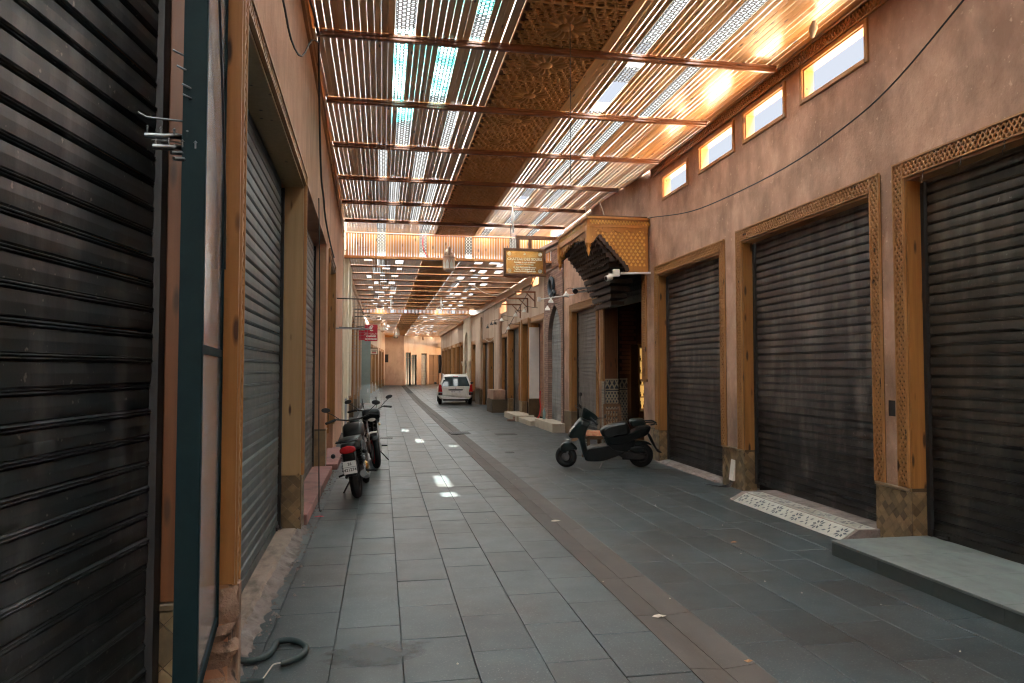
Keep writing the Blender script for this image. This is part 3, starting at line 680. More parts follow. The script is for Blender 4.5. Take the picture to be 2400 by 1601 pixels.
for F, nm in ((FS, 'side_panel'), (FE, 'side_panel')):
    t = MB(); t.prism(side, lambda x_, z_, d, F=F: F.pt(x_, d, z_), -.045, 0); sp = t.build(nm, m_hood, hd)
    t = MB()                                                # gilt diaper of small palmettes
    import itertools
    for i, j in itertools.product(range(14), range(13)):
        cx = .05 + i * .088 + (.044 if j % 2 else 0); cz = 4.38 - j * .066
        if cx > 1.14 or cx < .04: continue
        # keep clear of the arch
        lim = 4.08 if cx < .06 else 4.30 - (cx - .12) * 1.08 if cx < .78 else 3.58
        if cz - .05 < lim + .03: continue
        q = [(0, .036), (.012, .012), (.030, 0), (.016, -.012), (.020, -.028), (0, -.020), (-.020, -.028), (-.016, -.012), (-.030, 0), (-.012, .012)]
        t.prism([(cx + x_, cz + z_) for x_, z_ in q], lambda x_, z_, d, F=F: F.pt(x_, d, z_), 0.0005, .009)
    t.build('palmette', m_hood_hi, sp, kind='stuff')
    t = MB(); t.fbox(F, 0, 1.19, -.05, .03, 4.46, 4.58); t.fbox(F, -.03, 1.2, -.05, .055, 4.585, ZT); t.fbox(F, 0, 1.19, -.05, .04, 4.43, 4.458); b_ = t.build('frieze_board', m_hood, hd)
    t = MB()
    for i in range(20):
        cx = .03 + i * .06; t.torus(F.pt(cx, .031, 4.535), F.N, .019, .006, 8, 5); t.torus(F.pt(cx + .03, .031, 4.505), F.N, .017, .006, 8, 5)
    t.build('scroll_carving', m_hood_hi, b_, kind='stuff')
    fr = [(0, 4.43)]                                        # lambrequin fringe
    n = 4
    for i in range(n):
        a = .29 * i; fr += [(a, 4.34), (a + .03, 4.34), (a + .05, 4.31), (a + .075, 4.31), (a + .09, 4.335), (a + .12, 4.355), (a + .14, 4.375), (a + .18, 4.385), (a + .22, 4.375), (a + .24, 4.355), (a + .265, 4.34)]
    fr += [(1.16, 4.34), (1.18, 4.30), (1.19, 4.43)]
    t = MB(); t.prism(fr, lambda x_, z_, d, F=F: F.pt(x_, d, z_), .003, .02); t.build('fringe', m_hood, hd)
    # thick scalloped arch lip
    t = MB(); ar = arch
    up = [(x_ + .055, z_ + .05) for x_, z_ in ar]
    for (p, q), (p2, q2) in zip(zip(ar, ar[1:]), zip(up, up[1:])):
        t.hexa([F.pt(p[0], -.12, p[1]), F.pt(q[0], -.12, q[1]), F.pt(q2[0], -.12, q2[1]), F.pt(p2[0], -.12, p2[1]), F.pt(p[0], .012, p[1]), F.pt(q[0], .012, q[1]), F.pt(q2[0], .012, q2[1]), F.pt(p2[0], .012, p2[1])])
    t.build('arch_lip', m_hood_shade, hd)
# front: deep frieze, fringe, hanging drops at the corners
t = MB(); t.fbox(FF, Y0 + .0, Y1, -.05, .03, 4.46, 4.58); t.fbox(FF, Y0 - .05, Y1 + .05, -.05, .06, 4.585, ZT); t.fbox(FF, Y0, Y1, -.05, .04, 4.37, 4.455); b_ = t.build('frieze_board', m_hood, hd)
t = MB()
for i in range(36):
    cy = Y0 + .04 + i * .062; t.torus(FF.pt(cy, .031, 4.535), FF.N, .019, .006, 8, 5); t.torus(FF.pt(cy + .03, .031, 4.505), FF.N, .017, .006, 8, 5)
t.build('scroll_carving', m_hood_hi, b_, kind='stuff')
fr = [(Y0, 4.37)]; n = 13
for i in range(n):
    a = Y0 + (Y1 - Y0) * i / n; s_ = (Y1 - Y0) / n; dz = .10 * (1 - abs(2 * (i + .5) / n - 1))
    fr += [(a, 4.16 + dz * 1.4), (a + s_ * .35, 4.20 + dz * 1.4), (a + s_ * .5, 4.26 + dz * 1.3 if dz < .08 else 4.33), (a + s_ * .65, 4.20 + dz * 1.4)]
fr += [(Y1, 4.16), (Y1, 4.37)]
t = MB(); t.prism(fr, lambda y_, z_, d: FF.pt(y_, d, z_), -.03, .01); t.build('fringe', m_hood, hd)
for yy in (Y0 + .03, Y1 - .03):
    t = MB(); t.box(XF - .055, XF + .055, yy - .055, yy + .055, 4.12, 4.46)
    t.lathe([(.06, 4.12), (.05, 4.06), (.03, 4.03), (.045, 3.99), (.03, 3.95), (.006, 3.88)], (XF, yy, 0), n=10); t.build('corner_drop', m_hood, hd)
# stepped vault underneath, rising from the wall to the front
steps = []
for k in range(13):
    x0 = XF + .04 + k * .062; z = 4.36 - k * .082 - (.05 * (k - 7) if k > 7 else 0)
    steps.append((x0, Y0 + .05 + (max(0, k - 6) * .17), Y1 - .05, z))
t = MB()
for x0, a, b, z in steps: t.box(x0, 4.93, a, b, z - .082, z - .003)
t.build('stepped_vault', m_hood_shade, hd)
t = MB()
for x0, a, b, z in steps:
    for j in range(int((b - a) / .135)):
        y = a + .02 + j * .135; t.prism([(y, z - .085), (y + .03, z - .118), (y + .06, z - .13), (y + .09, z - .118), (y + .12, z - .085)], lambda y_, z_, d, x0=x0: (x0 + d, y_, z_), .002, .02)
t.build('vault_teeth', m_hood_shade, hd, kind='stuff')
t = MB(); t.box(XF, 5.03, Y0, Y1, 4.632, 4.66); t.build('top_board', m_hood_shade, hd)
t = MB(); t.bar((3.92, 15.46, 4.60), (4.05, 19.2, 4.86), .16, .07); t.bar((3.96, 15.46, 4.52), (4.09, 19.2, 4.78), .05, .07); t.build('eave_board', m_beam, label='brown eave board running from the hood along to the brick front', cat='eave')

# hanging sign
sg = thing('hanging_sign', 'brass plate sign with engraved lettering and rosettes in a wooden frame, on a timber arm', 'sign', (3.4, 17, 4.0))
FG = Fr((0, 17.0, 0), (1, 0, 0), (0, -1, 0))
for a, b, c, d in ((2.87, 3.91, 4.585, 4.65), (2.87, 3.91, 3.97, 4.035), (2.87, 2.935, 4.036, 4.584), (3.845, 3.91, 4.036, 4.584)):
    t = MB(); t.cbox(FG, a, b, -.03, .03, c, d, .008); t.build('frame_board', m_beam if 0 else m_lining_red, sg)
t = MB(); t.fbox(FG, 2.935, 3.845, -.008, .006, 4.035, 4.585); pl = t.build('brass_plate', m_brass, sg)
U_, V_ = (1, 0, 0), (0, 0, 1)
def tx(s_, sz, x_, z_, m_=m_text_w, bold=.0015): text(s_, sz, (x_, 16.993, z_), U_, V_, m_, pl, bold=bold)
tx('CHATEAU DES SOUKS', .086, 3.39, 4.385); tx('Exposition de tapis et artisanat', .042, 3.39, 4.31); tx('Expedition pour tous pays', .042, 3.39, 4.255)
tx('44, Souk Semmarine Marrakech', .044, 3.39, 4.185, bold=.001); tx('Tel/Fax +212 524 42 64 10', .046, 3.39, 4.138, bold=.001); tx('chateaudessouks@gmail.com', .046, 3.39, 4.092, bold=.001)
for cx, cz, r in ((3.01, 4.515, .05), (3.77, 4.51, .05), (3.01, 4.10, .05), (3.77, 4.10, .05), (3.39, 4.515, .028)):
    t = MB()
    for k in range(12):
        an = k * math.pi / 6; t.lathe([(r * .17, 0), (r * .17, .003)], (cx + r * .8 * math.cos(an), 16.993, cz + r * .8 * math.sin(an)), (0, -1, 0), 6)
        t.bar((cx + r * .35 * math.cos(an), 16.992, cz + r * .35 * math.sin(an)), (cx + r * .7 * math.cos(an), 16.992, cz + r * .7 * math.sin(an)), r * .12, .003, (0, 1, 0))
    t.lathe([(r * .2, 0), (r * .2, .003)], (cx, 16.993, cz), (0, -1, 0), 8); t.build('rosette', m_text_w, pl)
t = MB(); t.box(3.17, 4.92, 16.95, 17.05, 4.875, 4.955); t.build('arm', m_lining_red, sg)
for a in (3.19, 3.49): t = MB(); t.box(a, a + .07, 16.96, 17.04, 4.651, 4.874); t.build('hanger', m_lining_red, sg)

# brick front with the pointed arch
FB = wl(4.88, 20, 0, -1)
def parch(u, w_, zs, rise):                                  # pointed arch intrados height
    a = abs(u) / w_
    return zs + rise * (math.sqrt(max(0, 1 - (a * .62 + .38) ** 2)) / math.sqrt(1 - .38 ** 2) if a < 1 else 0)
bw = thing('brick_facade', 'thin brick shop front with a tall pointed arch, between pink walls', 'brick front', (4.9, 20.2, 0))
UC, UW, ZS, RI = 20.10, .80, 2.55, 1.02
t = MB(); n = 20; u0, u1 = 19.125, 21.40
t.fbox(FB, u0, UC - UW, -.35, 0, -.3, 5.2); t.fbox(FB, UC + UW, u1, -.35, 0, -.3, 5.2)
for i in range(n):
    a = UC - UW + 2 * UW * i / n; b = a + 2 * UW / n; za = parch(a - UC, UW, ZS, RI); zb = parch(b - UC, UW, ZS, RI)
    t.hexa([FB.pt(a, -.35, za), FB.pt(b, -.35, zb), FB.pt(b, 0, zb), FB.pt(a, 0, za), FB.pt(a, -.35, 5.2), FB.pt(b, -.35, 5.2), FB.pt(b, 0, 5.2), FB.pt(a, 0, 5.2)])
t.build('brick_core', m_brick_g, bw)
t = MB(); ch = .062
for k in range(int(5.2 / ch)):
    z = k * ch + .004
    for side in (0, 1):
        y = u0 + .004 + (.11 if k % 2 else 0)
        zt = z + ch - .012
        # horizontal limits at this height
        lo, hi = u0, u1
        hole = None
        if zt < ZS: hole = UW
        elif z < ZS + RI:
            q = [x_ for x_ in [i * .01 for i in range(81)] if parch(x_, UW, ZS, RI) > z]; hole = (q[-1] + .01) if q else None
        segs = [(lo, hi)] if hole is None else [(lo, UC - hole), (UC + hole, hi)]
        if side: continue
        for a, b in segs:
            p = a + R.random() * .12; cuts = [a]
            while p < b: cuts.append(p); p += .225
            cuts.append(b)
            for c0, c1 in zip(cuts, cuts[1:]):
                if c1 - c0 > .03: o = R.uniform(.004, .014); t.fbox(FB, c0 + .004, c1 - .004, 0, o, z, zt)
    if z < ZS:                                              # reveal faces
        t.hexa([FB.pt(UC + UW - .008, -.34, z), FB.pt(UC + UW - .008, -.005, z), FB.pt(UC + UW + .001, -.005, z), FB.pt(UC + UW + .001, -.34, z), FB.pt(UC + UW - .008, -.34, z + ch - .012), FB.pt(UC + UW - .008, -.005, z + ch - .012), FB.pt(UC + UW + .001, -.005, z + ch - .012), FB.pt(UC + UW + .001, -.34, z + ch - .012)])
t.build('brick', m_brick, bw, kind='stuff')
curtain(FB, UC - UW + .01, UC + UW - .01, .24, 3.6, -.12, m_sh_blue, bw, .105, detail=False, label='blue grey shutter filling the pointed arch')
t = MB(); t.fbox(FB, u0, u1, -.35, .10, 5.2, 5.32); t.fbox(FB, u0, u1, -.35, .05, 4.62, 4.68); t.build('cornice', m_beam, bw)
em = MB()                                                   # dark loop emblem
pts = []
for k in range(25):
    an = 2 * math.pi * k / 24; pts.append(FB.pt(20.12 + .24 * math.cos(an), .09, 4.10 + .25 * math.sin(an)))
em.tube(pts, .055, 8); em.tube([FB.pt(19.80 + .12 * math.cos(2 * math.pi * k / 16), .10, 3.86 + .10 * math.sin(2 * math.pi * k / 16)) for k in range(17)], .035, 8)
em.build('emblem', mat('blue black sign', (.02, .035, .05), None, rough=.35), label='dark looped letter emblem fixed on the brick front above the arch', cat='sign')

# row of shops further along the right
FM = wl(4.90, 21.4, -.004, -1)
row = [(21.62, 23.45, 3.30, 'terracotta coloured shutter beside the brick arch', m_sh_red, .14, .0), (23.85, 24.95, 3.34, 'narrow brown shutter beside the tall white board', m_sh_brown, .13, .6),
       (25.45, 27.55, 3.30, 'dark mesh shutter framed in wood behind the stone counter', m_sh_grey, .13, .6), (27.95, 29.2, 3.05, 'brown shutter above the stone counter', m_sh_brown, .12, 0),
       (30.75, 32.65, 3.0, 'grey shutter framed in wood left of the plump pink pillar', m_sh_grey, .13, .6), (33.2, 34.7, 3.05, 'plain grey shutter between pink pillars, nearest the right side of the car', m_sh_grey, .12, 0), (36.95, 38.9, 3.1, 'wood framed shop front beside the rear of the white car', m_sh_brown, .14, .6)]
wm = wall(FM, 21.41, 39.2, -.3, 5.3, .3, [(a, b, -.3, z) for a, b, z, *_ in row] + [(28.1, 29.3, 4.02, 4.46), (25.0, 25.9, 4.42, 4.78), (22.2, 23.1, 4.42, 4.72)], m_plaster_f, 'shop_wall', 'long ochre plastered wall of shops on the right leading past the white car')
for a, b, z, lab, m_, tw, base in row:
    shop(FM, a + .01, b - .01, z - .01, lab, m_, tw=tw, dep=.28 if a == 21.62 else .2 if tw > .12 else .14, base=max(base, .02), z0=.16 if a < 25 else .03, detail=False, latt=False, lining=False if base == 0 else m_lining,
         trims=(0, 1, 1) if a in (21.62,) else (1, 1, 1) if base else (0, 0, 1), h=.0965 if 'mesh' not in lab else .05)
    if base: pier_base(FM, b, b + .35, -.15, .014, base, wm, tiles=False)
for k, (a, b, c, d, lab) in enumerate(((28.1, 29.3, 4.02, 4.46, 'small white lit window in the long ochre wall, nearest the car'), (25.0, 25.9, 4.42, 4.78, 'small white lit window under the cornice left of the hanging sign bottom'), (22.2, 23.1, 4.42, 4.72, 'small bluish window directly below the hanging sign'))):
    rt = thing('clerestory_window', lab, 'window', FM.pt((a + b) / 2, 0, c), 'small windows in the ochre wall')
    for u0_, u1_, z0_, z1_ in ((a - .03, a + .02, c - .03, d + .03), (b - .02, b + .03, c - .03, d + .03), (a + .02, b - .02, c - .03, c + .02), (a + .02, b - .02, d - .02, d + .03)):
        t = MB(); t.cbox(FM, u0_, u1_, .001, .02, z0_, z1_, .004); t.build('frame_board', m_plaster_f, rt)
for a, b in ((29.25, 30.6), (34.9, 36.6)):
    t = MB(); pts = [FM.pt((a + b) / 2, .0, z) for z in (.02, 3.4)]
    t.fbox(FM, a, b, .003, .13, .75, 4.3); t.build('pilaster', m_plaster_f, wm, bev=.06)
    t = MB(); t.fbox(FM, a, b, .003, .15, -.02, .745); t.build('pilaster_foot', m_base, wm)
t = MB(); t.box(4.83, 5.15, 23.36, 23.446, .75, 3.12); t.build('tall_board', m_white, label='tall white board standing beside the terracotta shutter', cat='board')
t = MB(); t.box(4.80, 5.14, 23.34, 23.447, .0, .74); t.build('stone_plinth', m_base, label='brown stone plinth under the tall white board', cat='plinth')
ct = thing('stone_counter', 'low dark stone counter with a pink ledge, standing out from the right wall', 'counter', (4.8, 28.6, 0))
t = MB(); t.box(4.30, 4.87, 28.35, 29.6, -.02, .52); t.box(4.30, 5.2, 28.2, 28.349, -.02, .52); t.build('stone_base', m_base_g, ct)
t = MB(); t.box(4.36, 4.86, 28.3, 29.6, .521, .90); t.build('plaster_top', m_plaster, ct, bev=.02)
for k, (x0, x1, y0_, y1_, h_, lab, m_) in enumerate(((4.55, 5.0, 19.0, 21.3, .24, 'pale stone step below the brick arch, with a plastic bottle on it', m_cream_st), (4.42, 4.95, 21.31, 23.2, .15, 'low worn step before the terracotta shutter', m_cream_st), (4.35, 4.95, 23.21, 25.6, .2, 'cream stone step under the tall white board', m_cream_st))):
    t = MB(); t.box(x0, x1, y0_, y1_, -.01, h_); t.build('stone_step', m_, label=lab, cat='step', bev=.012)
# lower wall beyond, white arch portal, last shops before the bend
FP = wl(4.86, 39.21, 0, -1)
wp = wall(FP, 39.21, 42.6, -.3, 5.2, .3, [], m_plaster_f, 'shop_wall', 'pale wall section with the white pointed arch portal beyond the car')
pr = thing('arch_portal', 'white plaster portal with a pointed arch and slim column beyond the car', 'portal', (4.86, 40.9, 0))
def fan(F, uc, uw, zs, rise, z0, z1, d0, d1, u0, u1, n=14):
    t = MB(); t.fbox(F, u0, uc - uw, d0, d1, z0, z1); t.fbox(F, uc + uw, u1, d0, d1, z0, z1)
    for i in range(n):
        a = uc - uw + 2 * uw * i / n; b = a + 2 * uw / n; za = parch(a - uc, uw, zs, rise); zb = parch(b - uc, uw, zs, rise)
        t.hexa([F.pt(a, d0, za), F.pt(b, d0, zb), F.pt(b, d1, zb), F.pt(a, d1, za), F.pt(a, d0, z1), F.pt(b, d0, z1), F.pt(b, d1, z1), F.pt(a, d1, z1)])
    return t
fan(FP, 40.9, .95, 2.6, 1.3, 2.2, 4.7, .002, .13, 39.3, 42.5).build('arch_head', m_cream, pr)
for u_ in (39.7, 42.1):
    t = MB(); c_ = FP.pt(u_, .10, 0); t.lathe([(.16, 0), (.16, .15), (.10, .2), (.095, 1.9), (.14, 1.98), (.16, 2.1), (.18, 2.19)], c_, n=14); t.build('column', m_cream, pr)
FQ = wl(4.92, 42.6, .004, -1)
row2 = [(43.0, 45.4), (46.0, 48.2), (48.9, 51.3), (52.0, 54.6), (55.2, 57.6), (58.2, 60.4)]
wq = wall(FQ, 42.61, 62, -.3, 5.6, .3, [(a, b, -.3, 3.3) for a, b in row2], m_plaster_f, 'shop_wall', 'distant ochre wall of shops on the right, curving out of sight')
desc = ['distant wood framed shop front first past the white portal', 'distant dark shop shutter second past the white portal', 'distant shop shutter third past the white portal', 'distant shop front fourth past the white portal', 'distant shop front last but one before the bend', 'last distant shop front at the bend of the street']
for (a, b), lab, m_ in zip(row2, desc, (m_sh_brown, m_sh_grey, m_sh_blue, m_sh_grey, m_sh_brown, m_sh_grey)):
    rt = shop(FQ, a + .01, b - .01, 3.29, lab, m_, tw=.15, dep=.2, base=.5, z0=.1, detail=False, latt=False)
    pier_base(FQ, b, b + .4, -.15, .014, .55, wq, tiles=False)
t = MB(); t.fbox(FQ, 61.9, 62.2, -3, .0, -.3, 5.6); t.build('wall_end', m_plaster_f, wq)

# ------------------------------------------------------------------ left side beyond the near wall
FV = wl(-1.06, 20.4, 0, 1)
wv = wall(FV, 20.38, 23.6, -.3, 5.6, .3, [], m_cream, 'portal_wall', 'left wall coloured as sunlit cream with a tall pointed niche, under the roof step')  # cream colour stands in for sun falling on this stretch of wall
fan(FV, 21.9, .6, 3.55, 1.2, .9, 5.1, .003, .10, 20.6, 23.2).build('arch_surround', m_cream, wv)
t = MB(); t.fbox(FV, 21.32, 22.48, .002, .008, .05, 2.1); t.build('grey_dado', mat('blue grey paint', (.20, .22, .26), (.26, .28, .31), (3, 3, 3), .6), wv)
FW = wl(-1.08, 23.6, .004, 1)
rowl = [(24.6, 26.8, 3.4), (27.6, 30.2, 3.3), (31.0, 33.4, 3.3), (36.2, 38.6, 3.2), (39.6, 42.2, 3.2), (43.2, 45.4, 3.2)]
wl2 = wall(FW, 23.61, 46, -.3, 5.4, .3, [(a, b, -.3, z) for a, b, z in rowl], m_plaster_f, 'shop_wall', 'long ochre plastered wall on the left beyond the cream portal')
dl = ['shop front on the left just past the cream portal, with an orange wood jamb', 'left shop front behind the wire racks', 'left shop front just before the grey green board', 'left shop front just past the grey green board', 'left shop front under the small hanging board sign', 'left shop front beyond the small hanging board sign']
for (a, b, z), lab, m_ in zip(rowl, dl, (m_sh_brown, m_sh_grey, m_sh_brown, m_sh_grey, m_sh_brown, m_sh_grey)):
    shop(FW, a + .01, b - .01, z - .01, lab, m_, tw=.16, dep=.24, base=.5, z0=.1, detail=False, latt=False)
    pier_base(FW, b, b + .4, -.15, .05, .8, wl2, tiles=False)
t = MB()
for a in (24.0, 27.1, 30.55, 33.9, 39.1, 42.6): t.fbox(FW, a - .18, a + .18, .002, .09, .8, 4.4)
t.build('pilaster', m_plaster_f, wl2, kind='stuff')
O_ = FW.pt(46, 0, 0); FX = Fr((O_.x, 46, 0), (1.25 / 22.2, 1, 0), (1, -.05, 0))
rowx = [(2., 4.2), (5.2, 7.6), (9, 11.2), (13, 15.6), (17, 19.2)]
wx = wall(FX, 0.01, 22, -.3, 6, .3, [(a, b, -.3, 3.3) for a, b in rowx], m_plaster_f, 'shop_wall', 'far left wall bending gently towards the end of the street')
for (a, b), lab in zip(rowx, ['far left shop front nearest the bend', 'second far left shop front along the bend', 'third far left shop front along the bend', 'fourth far left shop front along the bend', 'last far left shop front before the end house']):
    shop(FX, a + .01, b - .01, 3.29, lab, m_sh_dark, tw=.16, dep=.24, base=.5, z0=gz(46 + a) + .1, detail=False, latt=False)
    pier_base(FX, b, b + .5, -.15, .07, .85, wx, tiles=False)

# ------------------------------------------------------------------ house closing the street
GE = gz(68)
FA = Fr((-.8, 68, 0), (1, .035, 0), (0, -1, 0))
ea = wall(FA, 0, 2.78, -.3, 7.5, .4, [(.95, 1.36, 2.15 + GE, 2.9 + GE)], m_plaster_f, 'end_house_wall', 'plain pinkish house wall closing the street on the left, with a square grille window')
t = MB(); t.fbox(FA, .95, 1.36, -.2, -.1, 2.15 + GE, 2.9 + GE); gw = t.build('grille_window', m_iron, ea)
t = MB()
for k in range(4): t.fbox(FA, .97 + k * .12, .985 + k * .12, -.03, -.015, 2.15 + GE, 2.9 + GE)
lattice(t, FA, .95, 1.36, 2.15 + GE, 2.9 + GE, -.05, -.03, .2, 1, .015); t.build('grille', m_dsteel, gw)
t = MB(); t.fbox(FA, .9, 1.75, .001, .5, 4.75, 5.75); t.build('timber_bay', m_hood, label='wooden box bay high on the end house', cat='bay')
t = MB(); O_ = FA.pt(2.05, .06, 4.42 + GE); t.box(O_.x - .19, O_.x + .19, O_.y - .06, O_.y + .06, O_.z, O_.z + .32); fl = t.build('floodlight', m_black, label='black floodlight on the end house wall', cat='lamp')
t = MB(); t.box(O_.x - .14, O_.x + .14, O_.y - .066, O_.y - .061, O_.z + .05, O_.z + .26); t.build('lens', m_lamp_w, fl)
P0 = FA.pt(2.79, 0, 0)
FZ = Fr((P0.x, P0.y, 0), (.72, .70, 0), (.70, -.72, 0))
doors = [(.25, .95, 3.35, m_greeng), (1.02, 1.75, 3.15, m_greeng), (2.4, 3.2, 3.3, m_sh_blue), (3.5, 5.0, 3.2, m_oldwood), (5.3, 6.75, 3.2, m_sh_grey)]
gz_ = .25
ez = wall(FZ, 0, 10, -.3, 8, .4, [(a, b, -.3, z) for a, b, z, _ in doors] + [(2.5, 2.75, 4.6, 5.6), (3.9, 4.2, 4.9, 5.7), (1.35, 1.5, 4.9, 5.6)], m_plaster_f, 'end_house_wall', 'weathered ochre house front at the end of the street with five narrow doors')
for k, (a, b, z, m_) in enumerate(doors):
    nm = ['glass_door', 'glass_door', 'roller_shutter', 'wooden_door', 'roller_shutter'][k]
    if k in (2, 4):
        rt = MB(); rt.fbox(FZ, a, b, -.2, -.15, .1, .4); d_ = rt.build(nm, m_, ez)
        c_ = MB()
        for j in range(28): pr_ = slat_prof(.1); c_.grid([[FZ.pt(u, -.15 + a_, .4 + j * .1 + b_) for a_, b_ in pr_] for u in (b, a)], smooth=False)
        c_.build('slat', m_, d_, kind='stuff')
    else:
        rt = MB(); rt.fbox(FZ, a, b, -.2, -.12, .1, z); d_ = rt.build(nm, m_, ez)
        f_ = MB()
        for u in (a, (a + b) / 2 - .02, b - .04): f_.fbox(FZ, u, u + .04, -.119, -.08, .1, z)
        for q in (.1, 1.1, z - .5, z - .06): f_.fbox(FZ, a + .041, b - .041, -.119, -.09, q, q + .06)
        f_.build('door_frame', m_dsteel if k < 2 else m_oldwood, d_)
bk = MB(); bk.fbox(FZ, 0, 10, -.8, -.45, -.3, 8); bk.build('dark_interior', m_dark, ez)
t = MB(); t.fbox(FZ, .15, 1.15, .0, .06, 4.72 + .2, 5.15 + .2); sb = t.build('board_sign', m_white, label='small white board with red print on the end house', cat='sign')
t = MB(); t.fbox(FZ, .22, 1.08, .061, .066, 5.2, 5.3); t.fbox(FZ, .30, 1.0, .061, .066, 5.0, 5.05); t.build('print_line', m_redpaint, sb)
t = MB(); t.fbox(FZ, 7.3, 8.1, .0, .35, 2.5, 3.2); t.build('air_conditioner', m_iron, label='dark box air conditioner on the end house wall', cat='air conditioner')
t = MB(); t.fbox(FQ, 61.2, 61.9, .03, .26, 1.4, 3.0); t.build('hanging_garment', m_black, label='black garment hanging at the last distant shop', cat='garment', bev=.1)

# ------------------------------------------------------------------ slatted roofs
ZR = 5.55
def LX(y): return FL.pt(y, .012, 0).x
def RX(y): return (FR.pt(y, .012, 0).x if y < 13.06 else FD.pt(y, .012, 0).x if y < 15.8 else 4.90)
BAYS = [2.05, 4.1, 6.15, 8.2, 10.25, 12.3, 14.4, 16.5, 18.55, 20.33]
SCR = {0: [(.1, .3), (.8, 1.0), (3.0, 3.2), (3.7, 3.9)], 1: [(.2, .4), (.9, 1.1), (3.0, 3.15), (3.7, 3.9)], 2: [(.12, .34), (.98, 1.13), (2.97, 3.13), (3.73, 3.93)], 3: [(.12, .27), (.64, .86), (3.02, 3.22), (3.81, 3.98)],
       4: [(.2, .42), (.95, 1.10), (2.94, 3.09), (3.53, 3.69)], 5: [(-.09, .06), (.56, .78), (3.31, 3.46), (3.95, 4.12)], 6: [(.13, .34), (.93, 1.10), (3.01, 3.19), (3.67, 3.87)],
       7: [(.14, .29), (.68, .87), (3.13, 3.34), (3.84, 4.02)], 8: [(-.16, .07), (1.04, 1.27), (2.73, 2.95), (4.03, 4.22)]}
CARV = (1.45, 2.58); BRD = .105
# one screen pattern (eight-point net) as shared mesh, unit 0.2 x 0.5 m
def fretwork(w_, l_, th=.006, cell=.088, bw=.0135):
    t = MB(); F = Fr((0, 0, 0), (1, 0, 0), (0, 1, 0))
    def seg(p, q):
        # clip to the rectangle
        (x0, y0), (x1, y1) = p, q; t0, t1 = 0., 1.; dx, dy = x1 - x0, y1 - y0
        for pp, qq in ((-dx, x0), (dx, w_ - x0), (-dy, y0), (dy, l_ - y0)):
            if abs(pp) < 1e-9:
                if qq < 0: return
            else:
                r = qq / pp
                if pp < 0: t0 = max(t0, r)
                else: t1 = min(t1, r)
        if t1 - t0 < .05: return
        t.bar((x0 + dx * t0, y0 + dy * t0, 0), (x0 + dx * t1, y0 + dy * t1, 0), bw, th)
    nx, ny = int(w_ / cell) + 2, int(l_ / cell) + 2
    for i in range(nx):
        for j in range(ny):
            cx, cy = i * cell, j * cell; r = cell * .36
            P = [(cx + r * math.cos(k * math.pi / 3), cy + r * math.sin(k * math.pi / 3)) for k in range(6)]
            for k in range(6): seg(P[k], P[(k + 1) % 6])
            seg((cx + r, cy), (cx + cell - r, cy)); seg(P[1], (P[1][0] + .0 + cell * .14, P[1][1] + (cell - 2 * r * .866) * .5)); seg(P[2], (P[2][0] - cell * .14, P[2][1] + (cell - 2 * r * .866) * .5))
            seg(P[4], (P[4][0] - cell * .14, P[4][1] - (cell - 2 * r * .866) * .5)); seg(P[5], (P[5][0] + cell * .14, P[5][1] - (cell - 2 * r * .866) * .5))
    e = .008
    t.box(0, e, 0, l_, -th, th); t.box(w_ - e, w_, 0, l_, -th, th)
    return t
FRET = {}
def fret_mesh(w_, l_):
    k = (round(w_, 2), round(l_, 2))
    if k not in FRET: FRET[k] = fretwork(*k).mesh('screen_panel', m_screen)
    return FRET[k]
